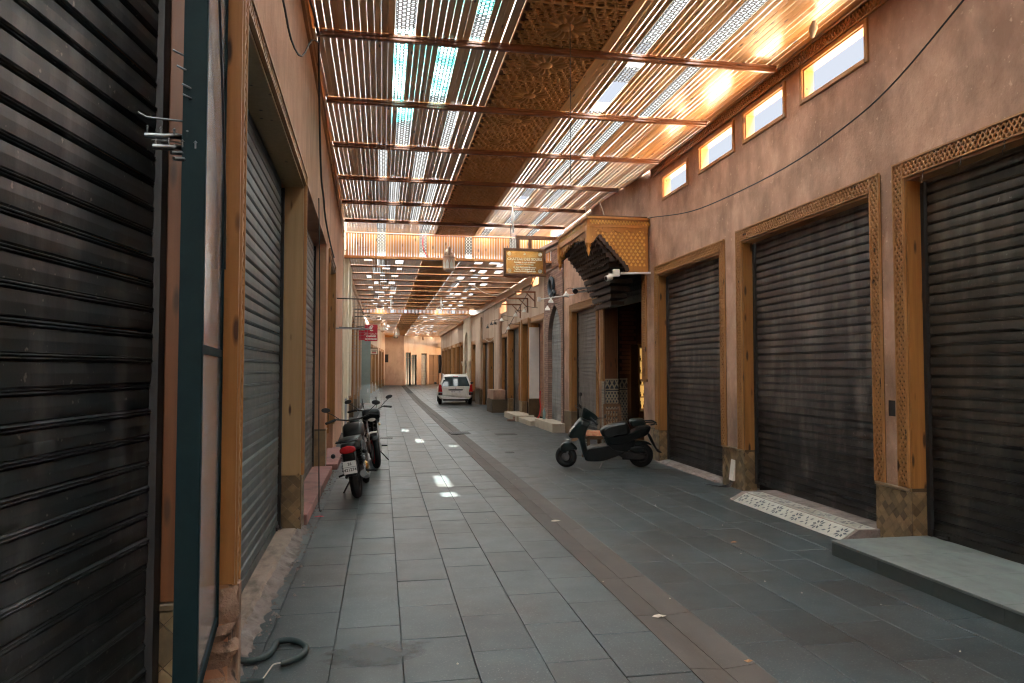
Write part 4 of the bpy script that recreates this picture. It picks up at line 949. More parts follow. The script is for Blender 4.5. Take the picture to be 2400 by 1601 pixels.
# carved star panel, unit 1.13 x ~1.0
def carved(w_, l_):
    t = MB(); t.box(-w_ / 2, w_ / 2, -l_ / 2, l_ / 2, .012, .03); t.cur = 0
    k = MB(); t.cur = 1; c = .115
    nx, ny = int(w_ / c / 2), int(l_ / c / 2)
    def lim(p): return abs(p[0]) < w_ / 2 - .012 and abs(p[1]) < l_ / 2 - .012
    for i in range(-nx, nx + 1):
        for j in range(-ny, ny + 1):
            cx, cy = i * c + (c / 2 if j % 2 else 0), j * c
            if math.hypot(cx, cy) < .29: continue
            r = c * .40
            P = [(cx + r * math.cos(a * math.pi / 4 + .39), cy + r * math.sin(a * math.pi / 4 + .39)) for a in range(8)]
            Q = [(cx + r * .72 * math.cos(a * math.pi / 4), cy + r * .72 * math.sin(a * math.pi / 4)) for a in range(8)]
            for a in range(8):
                if lim(P[a]) and lim(P[(a + 1) % 8]): t.bar((*P[a], .0), (*P[(a + 1) % 8], .0), .015, .026)
            for a in (0, 2, 4, 6):
                o = (cx + c * .78 * math.cos(a * math.pi / 4 + .39), cy + c * .78 * math.sin(a * math.pi / 4 + .39))
                if lim(P[a]) and lim(o): t.bar((*P[a], .001), (*o, .001), .016, .026)
    for sx in (-1, 1):                                      # long side cells
        for q in range(-3, 4):
            t.box(sx * (w_ / 2 - .12) - .012, sx * (w_ / 2 - .12) + .012, q * .135 - .05, q * .135 + .05, -.004, .012)
    for a in range(16):                                    # rosette petals
        an = a * math.pi / 8
        prof = [(.085, .007), (.13, .020), (.20, .029), (.25, .022), (.285, .003)]
        ca, sa = math.cos(an), math.sin(an)
        top = [[(x_ * ca - s_ * y_ * sa, x_ * sa + s_ * y_ * ca, -.012 - .014 * (1 - abs(s_))) for s_ in (-1, -.5, 0, .5, 1)] for x_, y_ in prof]
        t.grid([[(p[0], p[1], p[2] if 0 < i < 4 else .008) for p in r_] for i, r_ in enumerate(top)][::-1], True)
    t.lathe([(.085, .012), (.08, -.012), (.05, -.024), (.001, -.028)], n=16)
    t.torus((0, 0, .003), (0, 0, 1), .30, .012, 32, 6)
    e = .016
    for a, b, c_, d in ((-w_ / 2, w_ / 2, -l_ / 2, -l_ / 2 + e), (-w_ / 2, w_ / 2, l_ / 2 - e, l_ / 2), (-w_ / 2, -w_ / 2 + e, -l_ / 2 + e, l_ / 2 - e), (w_ / 2 - e, w_ / 2, -l_ / 2 + e, l_ / 2 - e)): t.box(a, b, c_, d, -.012, .013)
    return t.mesh('carved_panel', [m_carve_d, m_carve])
CARVED = {}
root = thing('slatted_roof', 'nearest slatted pine roof with fretwork strips and a carved star panel band down the middle', 'roof', (2, 11, ZR))
beams = []
SW, SP = .0605, .0748
slat_me = {}
def slat_mesh(l_):
    l_ = round(l_, 3)
    if l_ not in slat_me:
        t = MB(); c = .004; x0, x1, y0, y1 = -SW / 2, SW / 2, -l_ / 2, l_ / 2
        t.add([(x0, y0, .013), (x1, y0, .013), (x1, y1, .013), (x0, y1, .013), (x0, y0, c), (x1, y0, c), (x1, y1, c), (x0, y1, c), (x0 + c, y0, 0), (x1 - c, y0, 0), (x1 - c, y1, 0), (x0 + c, y1, 0)],
              [(0, 1, 2, 3), (11, 10, 9, 8)] + [(i + 4, (i + 1) % 4 + 4, (i + 1) % 4, i) for i in range(4)] + [(i + 8, (i + 1) % 4 + 8, (i + 1) % 4 + 4, i + 4) for i in range(4)])
        slat_me[l_] = t.mesh('slat', m_slat)
    return slat_me[l_]
GAPS = ((.0008, .0016, .002, .0024, .003), (.002, .004, .0055, .0065, .008)); rest = MB(); nsl = 0
def slat_in(mb, x_, y0, y1, z, wd=SW):
    mb.box(x_ - wd / 2, x_ + wd / 2, y0, y1, z, z + .013)
# holes where a strip has come away: (bay, screen index, y from, y to)
MISS = {(3, 2): [(8.26, 8.58), (9.06, 10.16)], (6, 2): [(15.5, 16.38)], (8, 2): [(18.62, 19.3)], (6, 3): [(14.5, 14.7)]}
for b in range(len(BAYS) - 1):
    y0, y1 = BAYS[b] + .004, BAYS[b + 1] - .004; ym = (y0 + y1) / 2; l_ = y1 - y0
    xa, xb = LX(ym) + .01, max(RX(y0), RX(y1), RX(ym))
    for s_i, (a, c_) in enumerate(SCR[b]):
        miss = MISS.get((b, s_i), []); y = y0
        for m0, m1 in miss + [(y1, y1)]:
            if m0 - y > .06: inst('screen_panel', fret_mesh(c_ - a, m0 - y), root, (a, y, ZR + .008))
            y = m1
    solid = [(a - .004, c_ + .004) for a, c_ in SCR[b]] + [(CARV[0] - BRD, CARV[1] + BRD)]
    edges = [xa] + [v for q in sorted(solid) for v in q] + [xb]
    for e0, e1 in zip(edges[::2], edges[1::2]):
        n = max(1, round((e1 - e0) / SP)); p = (e1 - e0) / n
        for k in range(n):
            x_ = e0 + (k + .5) * p + R.uniform(-.0008, .0008)
            if b >= 2 and nsl < 300 and not (b == 8 and x_ > 3):
                inst('slat', slat_mesh(l_), root, (x_, ym, ZR + R.uniform(0, .003)), scale=((p - R.choice(GAPS[x_ > 2.6])) / SW, 1, 1), rot=(0, R.uniform(-.02, .02), R.uniform(-.0006, .0006))); nsl += 1
            else: slat_in(rest, x_, y0, y1, ZR, p - R.choice(GAPS[x_ > 2.6]))
    for x0, x1 in ((CARV[0] - BRD + .004, CARV[0] - .003), (CARV[1] + .003, CARV[1] + BRD - .004)):
        t = MB(); t.box(x0, x1, y0, y1, ZR, ZR + .02); t.build('side_board', m_slat, root)
    k_ = round(l_ / 2 - .006, 3)
    if k_ not in CARVED: CARVED[k_] = carved(CARV[1] - CARV[0] - .004, k_)
    for q in (-1, 1): inst('carved_panel', CARVED[k_], root, ((CARV[0] + CARV[1]) / 2, ym + q * l_ / 4, ZR + .003))
rest.build('slat', m_slat, root, kind='stuff')
for i, y in enumerate(BAYS[:-1]):
    xa, xb = LX(y) - .02, RX(y) + .02
    t = MB(); pr_ = [(-.045, 5.532), (-.045, 5.505), (-.032, 5.495), (-.032, 5.472), (-.018, 5.458), (.018, 5.458), (.032, 5.472), (.032, 5.495), (.045, 5.505), (.045, 5.532)]
    t.prism(pr_, lambda a_, z_, d, y=y: (d, y + a_, z_), xa + .1, xb - .13); t.build('beam', m_beam, root)
    t = MB()                                               # little packing strips between beam and slats
    for x_ in [xa + .3 + .62 * q for q in range(9)]: t.box(x_, x_ + .05, y - .02, y + .02, 5.533, 5.549)
    t.build('packing', m_beam, root, kind='stuff')
# cornice with lattice on both walls
for F, u0, u1, m_, lab in ((FR, -2, 12.95, m_trim_y, 'lattice cornice board under the roof edge above the high windows'), (FL, 3.4, 20.3, m_trim_y, 'lattice cornice board along the left wall under the roof')):
    rt = thing('cornice', lab, 'cornice', F.pt((u0 + u1) / 2, 0, 5.4), 'cornices under the near roof')
    z0, z1 = (5.385, 5.52)
    t = MB(); t.fbox(F, u0, u1, .001, .012, z0, z1); t.fbox(F, u0, u1, .012, .038, z0 - .012, z0 + .004); t.fbox(F, u0, u1, .012, .05, z1 - .004, z1 + .018); bb = t.build('board', m_trim_y, rt)
    t = MB(); lattice(t, F, u0, u1, z0 + .004, z1 - .004, .012, .032, .058, 1.6, .013); t.build('lattice', m_trim_y, bb, kind='stuff')

# roof behind the camera (plain)
t = MB()
for y0, y1 in ((-9, -4.5), (-4.45, 0), (.03, 2.02)):
    x_ = -1.1
    while x_ < 4.85: slat_in(t, x_, y0, y1, ZR, .064 if x_ < 4.8 else .05); x_ += .0748
rb = thing('slatted_roof', 'slatted roof over the street behind the camera', 'roof', (2, -3, ZR))
t.build('slat', m_slat, rb, kind='stuff')
t = MB(); t.box(-4, 9, -10.2, -9.2, -.4, 7); t.build('blocking_wall', m_plaster, label='unseen pink wall added behind the camera to keep light out of the near street', cat='wall')  # added across the open street end to keep the near part dark

# upright slatted panel where the roof steps down
def riser(y, z0, z1, xa, xb, screens, label, detail, p=.072, sheen=None):
    rt = thing('roof_riser', label, 'roof panel', ((xa + xb) / 2, y, z0))
    ed = [xa] + [v for q in sorted(screens) for v in q] + [xb]; mb = MB()
    for e0, e1 in zip(ed[::2], ed[1::2]):
        n = max(1, round((e1 - e0) / p)); q = (e1 - e0) / n
        for k in range(n):
            x_ = e0 + (k + .5) * q; wd = (q - R.uniform(.009, .018)) / 2
            if detail:
                t = MB(); t.box(x_ - wd, x_ + wd, y, y + .018, z0, z1); t.build('slat', m_slat_v, rt)
            else: mb.box(x_ - wd, x_ + wd, y, y + .018, z0, z1)
    if not detail: mb.build('slat', m_slat_v, rt, kind='stuff')
    for a, b_ in screens: inst('screen_panel', fret_mesh(b_ - a, z1 - z0), rt, (a, y + .01, z0), rot=(rad(90), 0, 0))
    t = MB(); t.box(xa - .05, xb + .05, y - .03, y + .03, z0 - .07, z0 - .001); t.build('bottom_rail', m_slat_v, rt)
    t = MB(); t.box(xa - .05, xb + .05, y - .035, y + .03, z1 + .001, z1 + .05); t.build('top_rail', m_beam, rt)
    return rt
riser(20.42, 4.90, 5.53, -1.02, 4.85, [(-.16, .07), (1.02, 1.22), (2.32, 2.52), (3.62, 3.82)], 'upright slatted panel glowing orange where the roof steps down behind the lantern', True)
riser(37.95, 4.68, 4.86, -1.0, 4.55, [(.4, .6), (1.1, 1.25), (2.9, 3.1), (3.6, 3.8)], 'second small upright slatted panel further down the street', False)

def far_roof(label, z, ys_, xl, xr, cv, cat='roof', sq=(2, 3), gap=(.0018, .005), bh=.05):
    rt = thing('slatted_roof', label, cat, ((xl(ys_[0]) + xr(ys_[0])) / 2, ys_[0], z)); mb = MB(); bm = MB(); sc_ = MB(); cvm = MB(); bd = MB()
    for a, b_ in zip(ys_, ys_[1:]):
        y0, y1 = a + .03, b_ - .03; ym = (a + b_) / 2; x0, x1 = xl(ym), xr(ym); c0, c1 = cv(ym)
        scr = []
        for lo, hi, n in ((x0 + .5, c0 - .3, sq[0]), (c1 + .25, x1 - .8, sq[1])):
            for k in range(n):
                if hi - lo < .5: continue
                s_ = lo + (hi - lo - .3) * (k + R.random() * .8) / n; scr.append((s_, s_ + R.uniform(.16, .24), R.random()))
        n = round((x1 - x0) / SP); p = (x1 - x0) / n
        for k in range(n):
            x_ = x0 + (k + .5) * p
            if c0 - .02 < x_ < c1 + .02: continue
            wd = (p - R.uniform(*gap)) / 2
            hit = [q for q in scr if q[0] < x_ < q[1]]
            if hit:
                f = hit[0][2]; m0 = y0 + (y1 - y0) * .5 * f; m1 = m0 + (y1 - y0) * .42
                if f > .85: continue
                if m0 - y0 > .1: mb.box(x_ - wd, x_ + wd, y0, m0, z, z + .006)
                mb.box(x_ - wd, x_ + wd, m1, y1, z, z + .006)
            else: mb.box(x_ - wd, x_ + wd, y0, y1, z, z + .006)
        for s0, s1, f in scr:
            if f > .85:
                l_ = .5 if f < .55 else y1 - y0; l_ = min(l_, y1 - y0)
                inst('screen_panel', fret_mesh(round(s1 - s0, 1), round(min(l_, 1.6), 1)), rt, (s0, y0, z + .01))
        cvm.box(c0, c1, y0, y1, z, z + .02); 
        for j in range(int((c1 - c0) / .11)):
            for i in range(int((y1 - y0) / .11)):
                cx, cy = c0 + .05 + j * .11, y0 + .05 + i * .11; cvm.add([(cx - .04, cy, z - .001), (cx, cy - .04, z - .012), (cx + .04, cy, z - .001), (cx, cy + .04, z - .012)], [(0, 1, 2, 3)])
        bm.box(x0 - .1, x1 + .1, a - .035, a + .035, z - .012 - bh, z - .012)
    mb.build('slat', m_slat_f, rt, kind='stuff'); bm.build('beam', m_beam, rt, kind='stuff'); cvm.build('carved_panel', m_carve, rt)
    return rt
ys2 = [20.46, 22.1, 23.8, 25.55, 27.25, 28.95, 30.7, 32.35, 34.1, 36.0, 37.93]
far_roof('middle slatted roof beyond the lantern, dotted with bright square openings', 4.88, ys2, lambda y: -1.06, lambda y: 4.86, lambda y: (1.12, 2.22), sq=(3, 3))
t = MB()
for F, u0, u1, z in ((FM, 23.0, 39.1, 4.82), (FW, 23.7, 37.9, 4.82)): t.fbox(F, u0, u1, .02, .05, z - .25, z); t.fbox(F, u0, u1, .02, .10, z - .29, z - .25)
t.build('cornice', m_trim_y, label='plain wooden cornice under the middle roof on both walls', cat='cornice')
ys3 = [38.0 + 1.6 * k for k in range(7)]
far_roof('third slatted roof section in the distance, lower than the one before', 4.66, ys3, lambda y: -1.0 + (y - 38) * .02, lambda y: 4.85, lambda y: (.98, 2.0), sq=(1, 2), gap=(.004, .009), bh=.022)
ys4 = [47.7 + 2.0 * k for k in range(16)]
far_roof('farthest slatted roof section before the end house', 4.95, ys4, lambda y: -1.0 + max(0, y - 46) * .05, lambda y: 4.95 + max(0, y - 58) * .35, lambda y: (1.0, 2.1), sq=(2, 3), gap=(.004, .009), bh=.022)
t = MB(); t.fbox(FQ, 43, 61.5, .02, .22, 4.55, 4.85); t.build('cornice', m_hood, label='curved wooden canopy edge on the distant right wall', cat='cornice')

# neighbouring roof terraces that the high windows look out on, and plastic sheets over the slats
t = MB(); t.box(5.35, 40, -20, 18, 4.3, 4.6); t.box(5.4, 40, 18.1, 80, 3.9, 4.3); t.build('roof_terrace', m_terr, label='sunlit roof terraces behind the right wall', cat='terrace')
t = MB(); t.box(-40, -1.6, -20, 80, 4.6, 5.0); t.build('roof_terrace', m_terr, label='roof terraces behind the left wall', cat='terrace')
def sheeting(label, x0, x1, y0, y1, z, holes, m, name='roof_sheeting'):
    xs = sorted({x0, x1, *[h[i] for h in holes for i in (0, 1)]}); t = MB()
    for a, b_ in zip(xs, xs[1:]):
        y = y0
        for h in sorted([h for h in holes if h[0] <= a + 1e-6 and h[1] >= b_ - 1e-6], key=lambda h: h[2]):
            if h[2] > y: t.add([(a, y, z), (b_, y, z), (b_, h[2], z), (a, h[2], z)], [(0, 1, 2, 3)])
            y = max(y, h[3])
        if y < y1: t.add([(a, y, z), (b_, y, z), (b_, y1, z), (a, y1, z)], [(0, 1, 2, 3)])
    t.build(name, m, label=label, cat='roof sheet')
t = MB(); t.add([(-1.0, 20.47, 4.84), (4.9, 20.47, 4.84), (4.9, 20.47, 5.68), (-1.0, 20.47, 5.68)], [(0, 1, 2, 3)]); t.build('roof_sheeting', m_sheet, label='milky sheet added to whiten the openings of the upright slatted panel', cat='roof sheet')  # sheet added behind the riser so its openings read white, not sky blue
hl = []
for (b_, s_i), ms in MISS.items():
    a, c_ = SCR[b_][s_i]
    for m0, m1 in ms: hl.append((a + .03, c_ + .11, m0 - .08, m1 - .0))
sheeting('milky sheeting laid over the near slatted roof, torn open in places', -1.6, 5.3, -9, 20.4, 5.70, hl, m_sheet)
sheeting('milky sheeting laid over the middle slatted roof', -1.6, 5.3, 20.46, 38, 5.05, [(1.2, 1.4, 24.2, 25.3), (2.9, 3.1, 27, 28.2), (.2, .4, 30, 31.2), (3.2, 3.45, 33, 34.4), (1.2, 1.45, 34.6, 35.8)], m_sheet_d)
sheeting('milky sheeting laid over the far slatted roofs', -1.6, 14, 38.05, 82, 5.15, [(.3, .6, 50, 52), (2.5, 2.8, 54, 56), (3.6, 4, 44, 46)], m_sheet_d)
for x0, x1, y0, y1, lab in ((.05, 1.32, 8.22, 10.2, 'teal plastic film under the sheeting of the nearest full roof bay'), (.5, 1.3, 7.0, 7.75, 'teal plastic film over the roof at the top edge of the photo'), (.1, .5, 10.4, 11.3, 'small teal plastic film over the second roof bay')):
    t = MB(); rows = []
    for i in range(9):
        y = y0 + (y1 - y0) * i / 8; rows.append([(x0 + (x1 - x0) * j / 6, y, 5.61 + .03 * math.sin(i * 1.3 + j) + R.uniform(0, .02)) for j in range(7)])
    t.grid(rows); t.build('plastic_sheet', m_sheet_t, label=lab, cat='plastic sheet')

# ------------------------------------------------------------------ lanterns
def lantern(x_, y_, zb, sc_, ztop, label):
    rt = thing('lantern', label, 'lantern', (x_, y_, zb), 'Moroccan lanterns hanging from the roof')
    r, h = .158 * sc_, .66 * sc_
    t = MB(); n = 8
    t.lathe([(r * .62, 0), (r * .95, h * .045)], (x_, y_, zb), n=n, smooth=False)
    t.lathe([(r, h * .05), (r * 1.03, h * .065), (r, h * .08)], (x_, y_, zb), n=n, smooth=False)
    t.lathe([(r * 1.0, h * .53), (r * 1.05, h * .55), (r * 1.05, h * .60), (r * .9, h * .62)], (x_, y_, zb), n=n, smooth=False)
    t.lathe([(r * .80, h * .62), (r * .82, h * .70), (r * .74, h * .79), (r * .55, h * .88), (r * .30, h * .95), (r * .12, h * .985), (r * .16, h), (.001, h * 1.03)], (x_, y_, zb), n=16)
    t.build('tin_cap', m_lant, rt)
    t = MB()
    for k in range(n):                                     # corner strips and pointed arch spandrels
        a0, a1 = 2 * math.pi * k / n, 2 * math.pi * (k + 1) / n
        P = lambda f, z, o=1.012: (x_ + r * o * ((1 - f) * math.cos(a0) + f * math.cos(a1)), y_ + r * o * ((1 - f) * math.sin(a0) + f * math.sin(a1)), zb + z * h)
        for f0, f1 in ((0, .13), (.87, 1)): t.add([P(f0, .08), P(f1, .08), P(f1, .53), P(f0, .53)], [(0, 1, 2, 3)])
        t.add([P(.13, .30), P(.5, .47), P(.5, .53), P(.13, .53)], [(0, 1, 2, 3)]); t.add([P(.5, .47), P(.87, .30), P(.87, .53), P(.5, .53)], [(0, 1, 2, 3)])
        t.add([P(.13, .08), P(.87, .08), P(.87, .11), P(.13, .11)], [(0, 1, 2, 3)])
    t.build('pierced_frame', m_lant, rt)
    t = MB(); t.lathe([(r * .97, h * .07), (r * .97, h * .54)], (x_, y_, zb), n=n, smooth=False); t.build('glass', m_lant_w, rt)
    t = MB()
    for k in range(24): t.lathe([(r * .05, 0), (r * .05, .004)], (x_ + r * .8 * math.cos(k * .26 * 2), y_ + r * .8 * math.sin(k * .26 * 2), zb + h * (.66 + .035 * (k % 3))), (math.cos(k * .52), math.sin(k * .52), .2), 6)
    t.build('piercing', m_black, rt, kind='stuff')
    t = MB(); z = zb + h * 1.02
    t.tube([(x_, y_, z), (x_, y_, ztop)], .006, 6)
    k = 0
    while z + k * .05 < ztop: t.torus((x_, y_, z + k * .05), (1, 0, 0) if k % 2 else (0, 1, 0), .012, .0035, 8, 5); k += 1
    t.build('chain', m_lant, rt)
lantern(1.73, 19.0, 4.32, 1., 5.47, 'large white and coppery lantern hanging nearest, before the orange upright panel')
lantern(.02, 46.5, 4.15, 1.05, 4.7, 'far lantern hanging beside the plain end house')
lantern(1.10, 55.0, 4.25, 1.1, 4.95, 'farthest pale lantern hanging before the end house doors')

# ------------------------------------------------------------------ wheels for bikes
def wheel(parent, c, r, w_, rim_m, spokes=5, n=28, axis=(0, 1, 0), name='wheel', disc=False):
    t = MB(); t.torus(c, axis, r - w_ * .5, w_ * .5, n, 10, 1.0)
    wh = t.build(name, m_rubber, parent)
    t = MB(); ax = Vector(axis).normalized(); a = ax.orthogonal().normalized(); b = ax.cross(a); c = Vector(c)
    ri = r - w_ * .92
    t.lathe([(ri - .012, -w_ * .32), (ri + .012, -w_ * .36), (ri + .012, w_ * .36), (ri - .012, w_ * .32), (ri - .012, -w_ * .32)], c, axis, n)
    t.lathe([(.0, -w_ * .4), (.028, -w_ * .4), (.028, w_ * .4), (.0, w_ * .4)], c, axis, 12)
    for k in range(spokes):
        an = 2 * math.pi * k / spokes; d = a * math.cos(an) + b * math.sin(an)
        t.bar(c + d * .02, c + d * (ri - .005), .022, w_ * .35, ax)
    t.build('rim', rim_m, wh)
    if disc:
        t = MB(); t.lathe([(.05, 0), (ri * .72, 0), (ri * .72, .004), (.05, .004)], c + ax * w_ * .42, axis, 20); t.build('brake_disc', m_steel, wh)
    return wh
def mirror(parent, base, tip, nrm, m_=None, sz=(.055, .038)):
    t = MB(); base = Vector(base); tip = Vector(tip); t.tube([base, base.lerp(tip, .5) + Vector((0, 0, .012)), tip], .006, 6)
    mr = t.build('mirror', m_black, parent)
    t = MB(); N = Vector(nrm).normalized(); U = N.cross(Vector((0, 0, 1))).normalized(); V = U.cross(N)
    c = tip + V * sz[1] * .7
    ring = [(math.cos(k * math.pi / 7), math.sin(k * math.pi / 7)) for k in range(14)]
    t.pillow([(x_ * sz[0] * 1.0 + y_ * .015, y_ * sz[1]) for x_, y_ in ring], lambda x_, y_, d: c + U * x_ + V * y_ + N * d, .014); t.build('shell', m_black, mr)
    return mr

# ------------------------------------------------------------------ scooter (x from the rear wheel to the front)
pr_, pf_ = Vector((4.445, 12.01, 0)), Vector((3.142, 12.246, 0))
dv = (pf_ - pr_).normalized()
sco = thing('scooter', 'dark green black scooter with a long seat, leaning on its stand before the right shutters', 'scooter', pr_, local=True)
yaw_ = math.atan2(dv.y, dv.x)
sco.rotation_euler = (rad(-5), 0, yaw_)
# image side profile, metres: x = 0 rear contact ... 1.325 front contact
def sx(cx, cy): return (1.325 - (cx - 342) / 873., (1405 - cy) / 873.)
def side(x_, z_, d): return Vector((x_, d, z_))
def body(name, pts, w_, m_, soft=.7, ins=.8, sub=2, parent=None):
    t = MB(); t.pillow([sx(*p) for p in pts], side, w_, ins, soft); return t.build(name, m_, parent or sco, sub=sub)
wheel(sco, (sx(1515, 1218)[0], 0, .214), .214, .115, m_dsteel, 3, name='rear_wheel')
fw = wheel(sco, (sx(372, 1238)[0], 0, .192), .192, .10, m_dsteel, 3, axis=(.34, 1, 0), name='front_wheel', disc=True)
body('floorboard', [(690, 1100), (800, 1080), (960, 1052), (1000, 1040), (1080, 1130), (1250, 1140), (1240, 1170), (1060, 1240), (910, 1292), (690, 1292), (640, 1260), (655, 1190)], .155, m_bikeblack, .85, .9, 1)
body('floor_mat', [(700, 1085), (950, 1052), (990, 1105), (1045, 1150), (720, 1190)], .125, m_vinyl, .9, .95, 1)
body('leg_shield', [(600, 640), (560, 680), (480, 780), (420, 870), (400, 905), (412, 940), (520, 925), (560, 955), (600, 1130), (640, 1255), (700, 1240), (700, 1150), (655, 1000), (652, 900), (690, 770), (735, 700), (690, 690)], .17, m_dkgreen, .55, .72, 2)
body('front_panel', [(585, 660), (480, 780), (405, 900), (430, 900), (520, 850), (610, 740), (640, 690)], .10, m_bikeblack, .7, .8, 2)
t = MB(); t.pillow([sx(*p) for p in [(480, 770), (415, 868), (440, 872), (520, 830), (562, 772), (530, 755)]], side, .125, .7, .75); t.build('headlight', m_clear if 0 else m_glass, sco, sub=1)
for q in (-1, 1):
    t = MB(); t.pillow([sx(*p) for p in [(440, 985), (455, 945), (500, 930), (545, 935), (548, 955), (500, 985)]], lambda x_, z_, d, q=q: Vector((x_, q * .115 + d, z_)), .03, .7, .6); t.build('turn_signal', m_amber, sco, sub=1)
body('handlebar_cowl', [(612, 560), (605, 630), (640, 655), (720, 680), (790, 690), (850, 655), (842, 620), (790, 575), (730, 535), (640, 478), (622, 500)], .115, m_dkgreen, .6, .68, 2)
body('instrument_panel', [(742, 590), (760, 580), (842, 620), (832, 648), (800, 645)], .07, m_steel, .8, .85, 1)
body('front_fender', [(272, 1132), (285, 1075), (330, 1025), (390, 1005), (445, 1012), (500, 1050), (542, 1105), (535, 1130), (470, 1120), (400, 1150), (330, 1165)], .085, m_dkgreen, .5, .75, 2)
body('seat', [(893, 850), (905, 820), (940, 790), (1010, 752), (1120, 728), (1270, 700), (1308, 725), (1330, 800), (1345, 862), (1290, 880), (1200, 890), (1110, 900), (1060, 930), (990, 935), (925, 925), (900, 890)], .135, m_vinyl, .45, .78, 2)
body('side_panel', [(930, 925), (1060, 935), (1110, 905), (1290, 885), (1440, 810), (1650, 752), (1640, 830), (1590, 905), (1430, 960), (1280, 1030), (1180, 1062), (990, 1052), (960, 985)], .135, m_bikeblack, .6, .8, 2)
body('under_seat_body', [(935, 930), (1290, 890), (1420, 960), (1400, 1080), (1270, 1155), (1060, 1150), (985, 1050)], .12, m_bikeblack, .8, .9, 1)
body('tail_trim', [(1270, 950), (1400, 850), (1560, 790), (1575, 775), (1430, 815), (1340, 880), (1290, 930)], .142, m_dkgreen, .9, .95, 1)
body('rear_pad', [(1330, 715), (1340, 682), (1380, 664), (1530, 655), (1562, 680), (1578, 740), (1500, 752), (1385, 770), (1350, 765)], .13, m_dkgreen, .5, .78, 2)
t = MB()
for q in (-.09, .09): t.tube([(*sx(1560, 705)[:1], q, sx(0, 705)[1]), (sx(1690, 0)[0], q, sx(0, 698)[1]), (sx(1728, 0)[0], q * .7, sx(0, 712)[1])], .011, 8)
t.tube([(sx(1728, 0)[0], q, sx(0, 712)[1]) for q in (-.07, 0, .07)], .011, 8); t.tube([(sx(1735, 0)[0], q, sx(0, 735)[1]) for q in (-.07, 0, .07)], .012, 8)
t.tube([(sx(1735, 0)[0], 0, sx(0, 735)[1]), (sx(1655, 0)[0], 0, sx(0, 757)[1])], .014, 8); t.build('rear_rack', m_bikeblack, sco)
body('rear_fender', [(1390, 1040), (1430, 1000), (1540, 990), (1640, 1020), (1680, 1065), (1640, 1050), (1540, 1040), (1430, 1060)], .062, m_dkgreen, .6, .85, 1)
body('plate_mudguard', [(1598, 885), (1630, 870), (1690, 985), (1755, 1130), (1830, 1168), (1812, 1178), (1755, 1165), (1715, 1110), (1640, 985)], .07, m_bikeblack, .85, .9, 1)
t = MB(); t.pillow([sx(*p) for p in [(1330, 1085), (1400, 1068), (1530, 1078), (1570, 1110), (1560, 1150), (1400, 1160), (1335, 1130)]], lambda x_, z_, d: Vector((x_, .10 + d, z_)), .05, .75, .6); t.build('air_box', m_bikeblack, sco, sub=2)
t = MB(); t.pillow([sx(*p) for p in [(1130, 1160), (1250, 1150), (1400, 1160), (1560, 1190), (1580, 1250), (1500, 1280), (1300, 1260), (1180, 1230)]], lambda x_, z_, d: Vector((x_, .05 + d, z_)), .07, .8, .6); t.build('engine', m_dsteel, sco, sub=1)
t = MB(); t.tube([(sx(1240, 0)[0], -.06, .14), (sx(1400, 0)[0], -.12, .15), (sx(1650, 0)[0], -.13, .26)], [.02, .05, .05], 10); t.build('exhaust', m_dsteel, sco)
t = MB(); t.tube([(*sx(430, 1000)[:1], .055, sx(0, 1000)[1]), (sx(372, 0)[0], .055, .192)], .018, 8); t.tube([(*sx(430, 1000)[:1], -.055, sx(0, 1000)[1]), (sx(372, 0)[0], -.055, .192)], .018, 8); t.tube([(*sx(640, 640)[:1], 0, sx(0, 640)[1]), (*sx(450, 1010)[:1], 0, sx(0, 1010)[1])], .024, 8); t.build('fork', m_steel, sco)
hb = [Vector((sx(650, 0)[0], -.0, sx(0, 540)[1]))]
t = MB(); A_ = Vector((sx(800, 0)[0], .30, sx(0, 640)[1] - .06)); B_ = Vector((sx(585, 0)[0], -.28, sx(0, 500)[1] + .02))
t.tube([A_, A_.lerp(B_, .5), B_], .013, 8); h_ = t.build('handlebar', m_dsteel, sco)
for P_, q in ((A_, 1), (B_, -1)):
    t = MB(); d = (A_ - B_).normalized() * q; t.tube([P_ - d * .10, P_ + d * .03], .019, 10); t.build('grip', m_rubber, h_)
    t = MB(); f_ = Vector((.06, 0, -.02)); t.tube([P_ - d * .11 + f_ * .6, P_ - d * .05 + f_ * 1.1, P_ + d * .03 + f_ * .8], .006, 6); t.build('brake_lever', m_chrome, h_)
mirror(sco, A_.lerp(B_, .15) + Vector((0, 0, .02)), Vector((sx(930, 0)[0], .33, sx(0, 602)[1])), (-1, .2, 0))
mirror(sco, A_.lerp(B_, .85), Vector((sx(612, 0)[0], -.30, sx(0, 345)[1])), (-1, -.2, 0))
t = MB(); t.tube([(sx(945, 0)[0], .06, sx(0, 1265)[1]), (sx(900, 0)[0], .12, .07), (sx(862, 0)[0], .19, .012)], .012, 8); t.box(sx(950, 0)[0] - .03, sx(950, 0)[0] + .02, .05, .09, .11, .14); t.build('side_stand', m_steel, sco)
t = MB(); t.tube([(sx(1090, 0)[0], 0, sx(0, 690)[1]), (sx(1130, 0)[0], .02, sx(0, 625)[1]), (sx(1200, 0)[0], .03, sx(0, 585)[1]), (sx(1290, 0)[0], .03, sx(0, 590)[1]), (sx(1380, 0)[0], .0, sx(0, 650)[1])], .006, 6); t.build('security_cable', m_wire, sco)
lb = text('KYMCO', .036, (sx(1505, 0)[0], .137, sx(0, 762)[1]), (-1, 0, .12), (0, 0, 1), m_steel, sco, thick=.001)

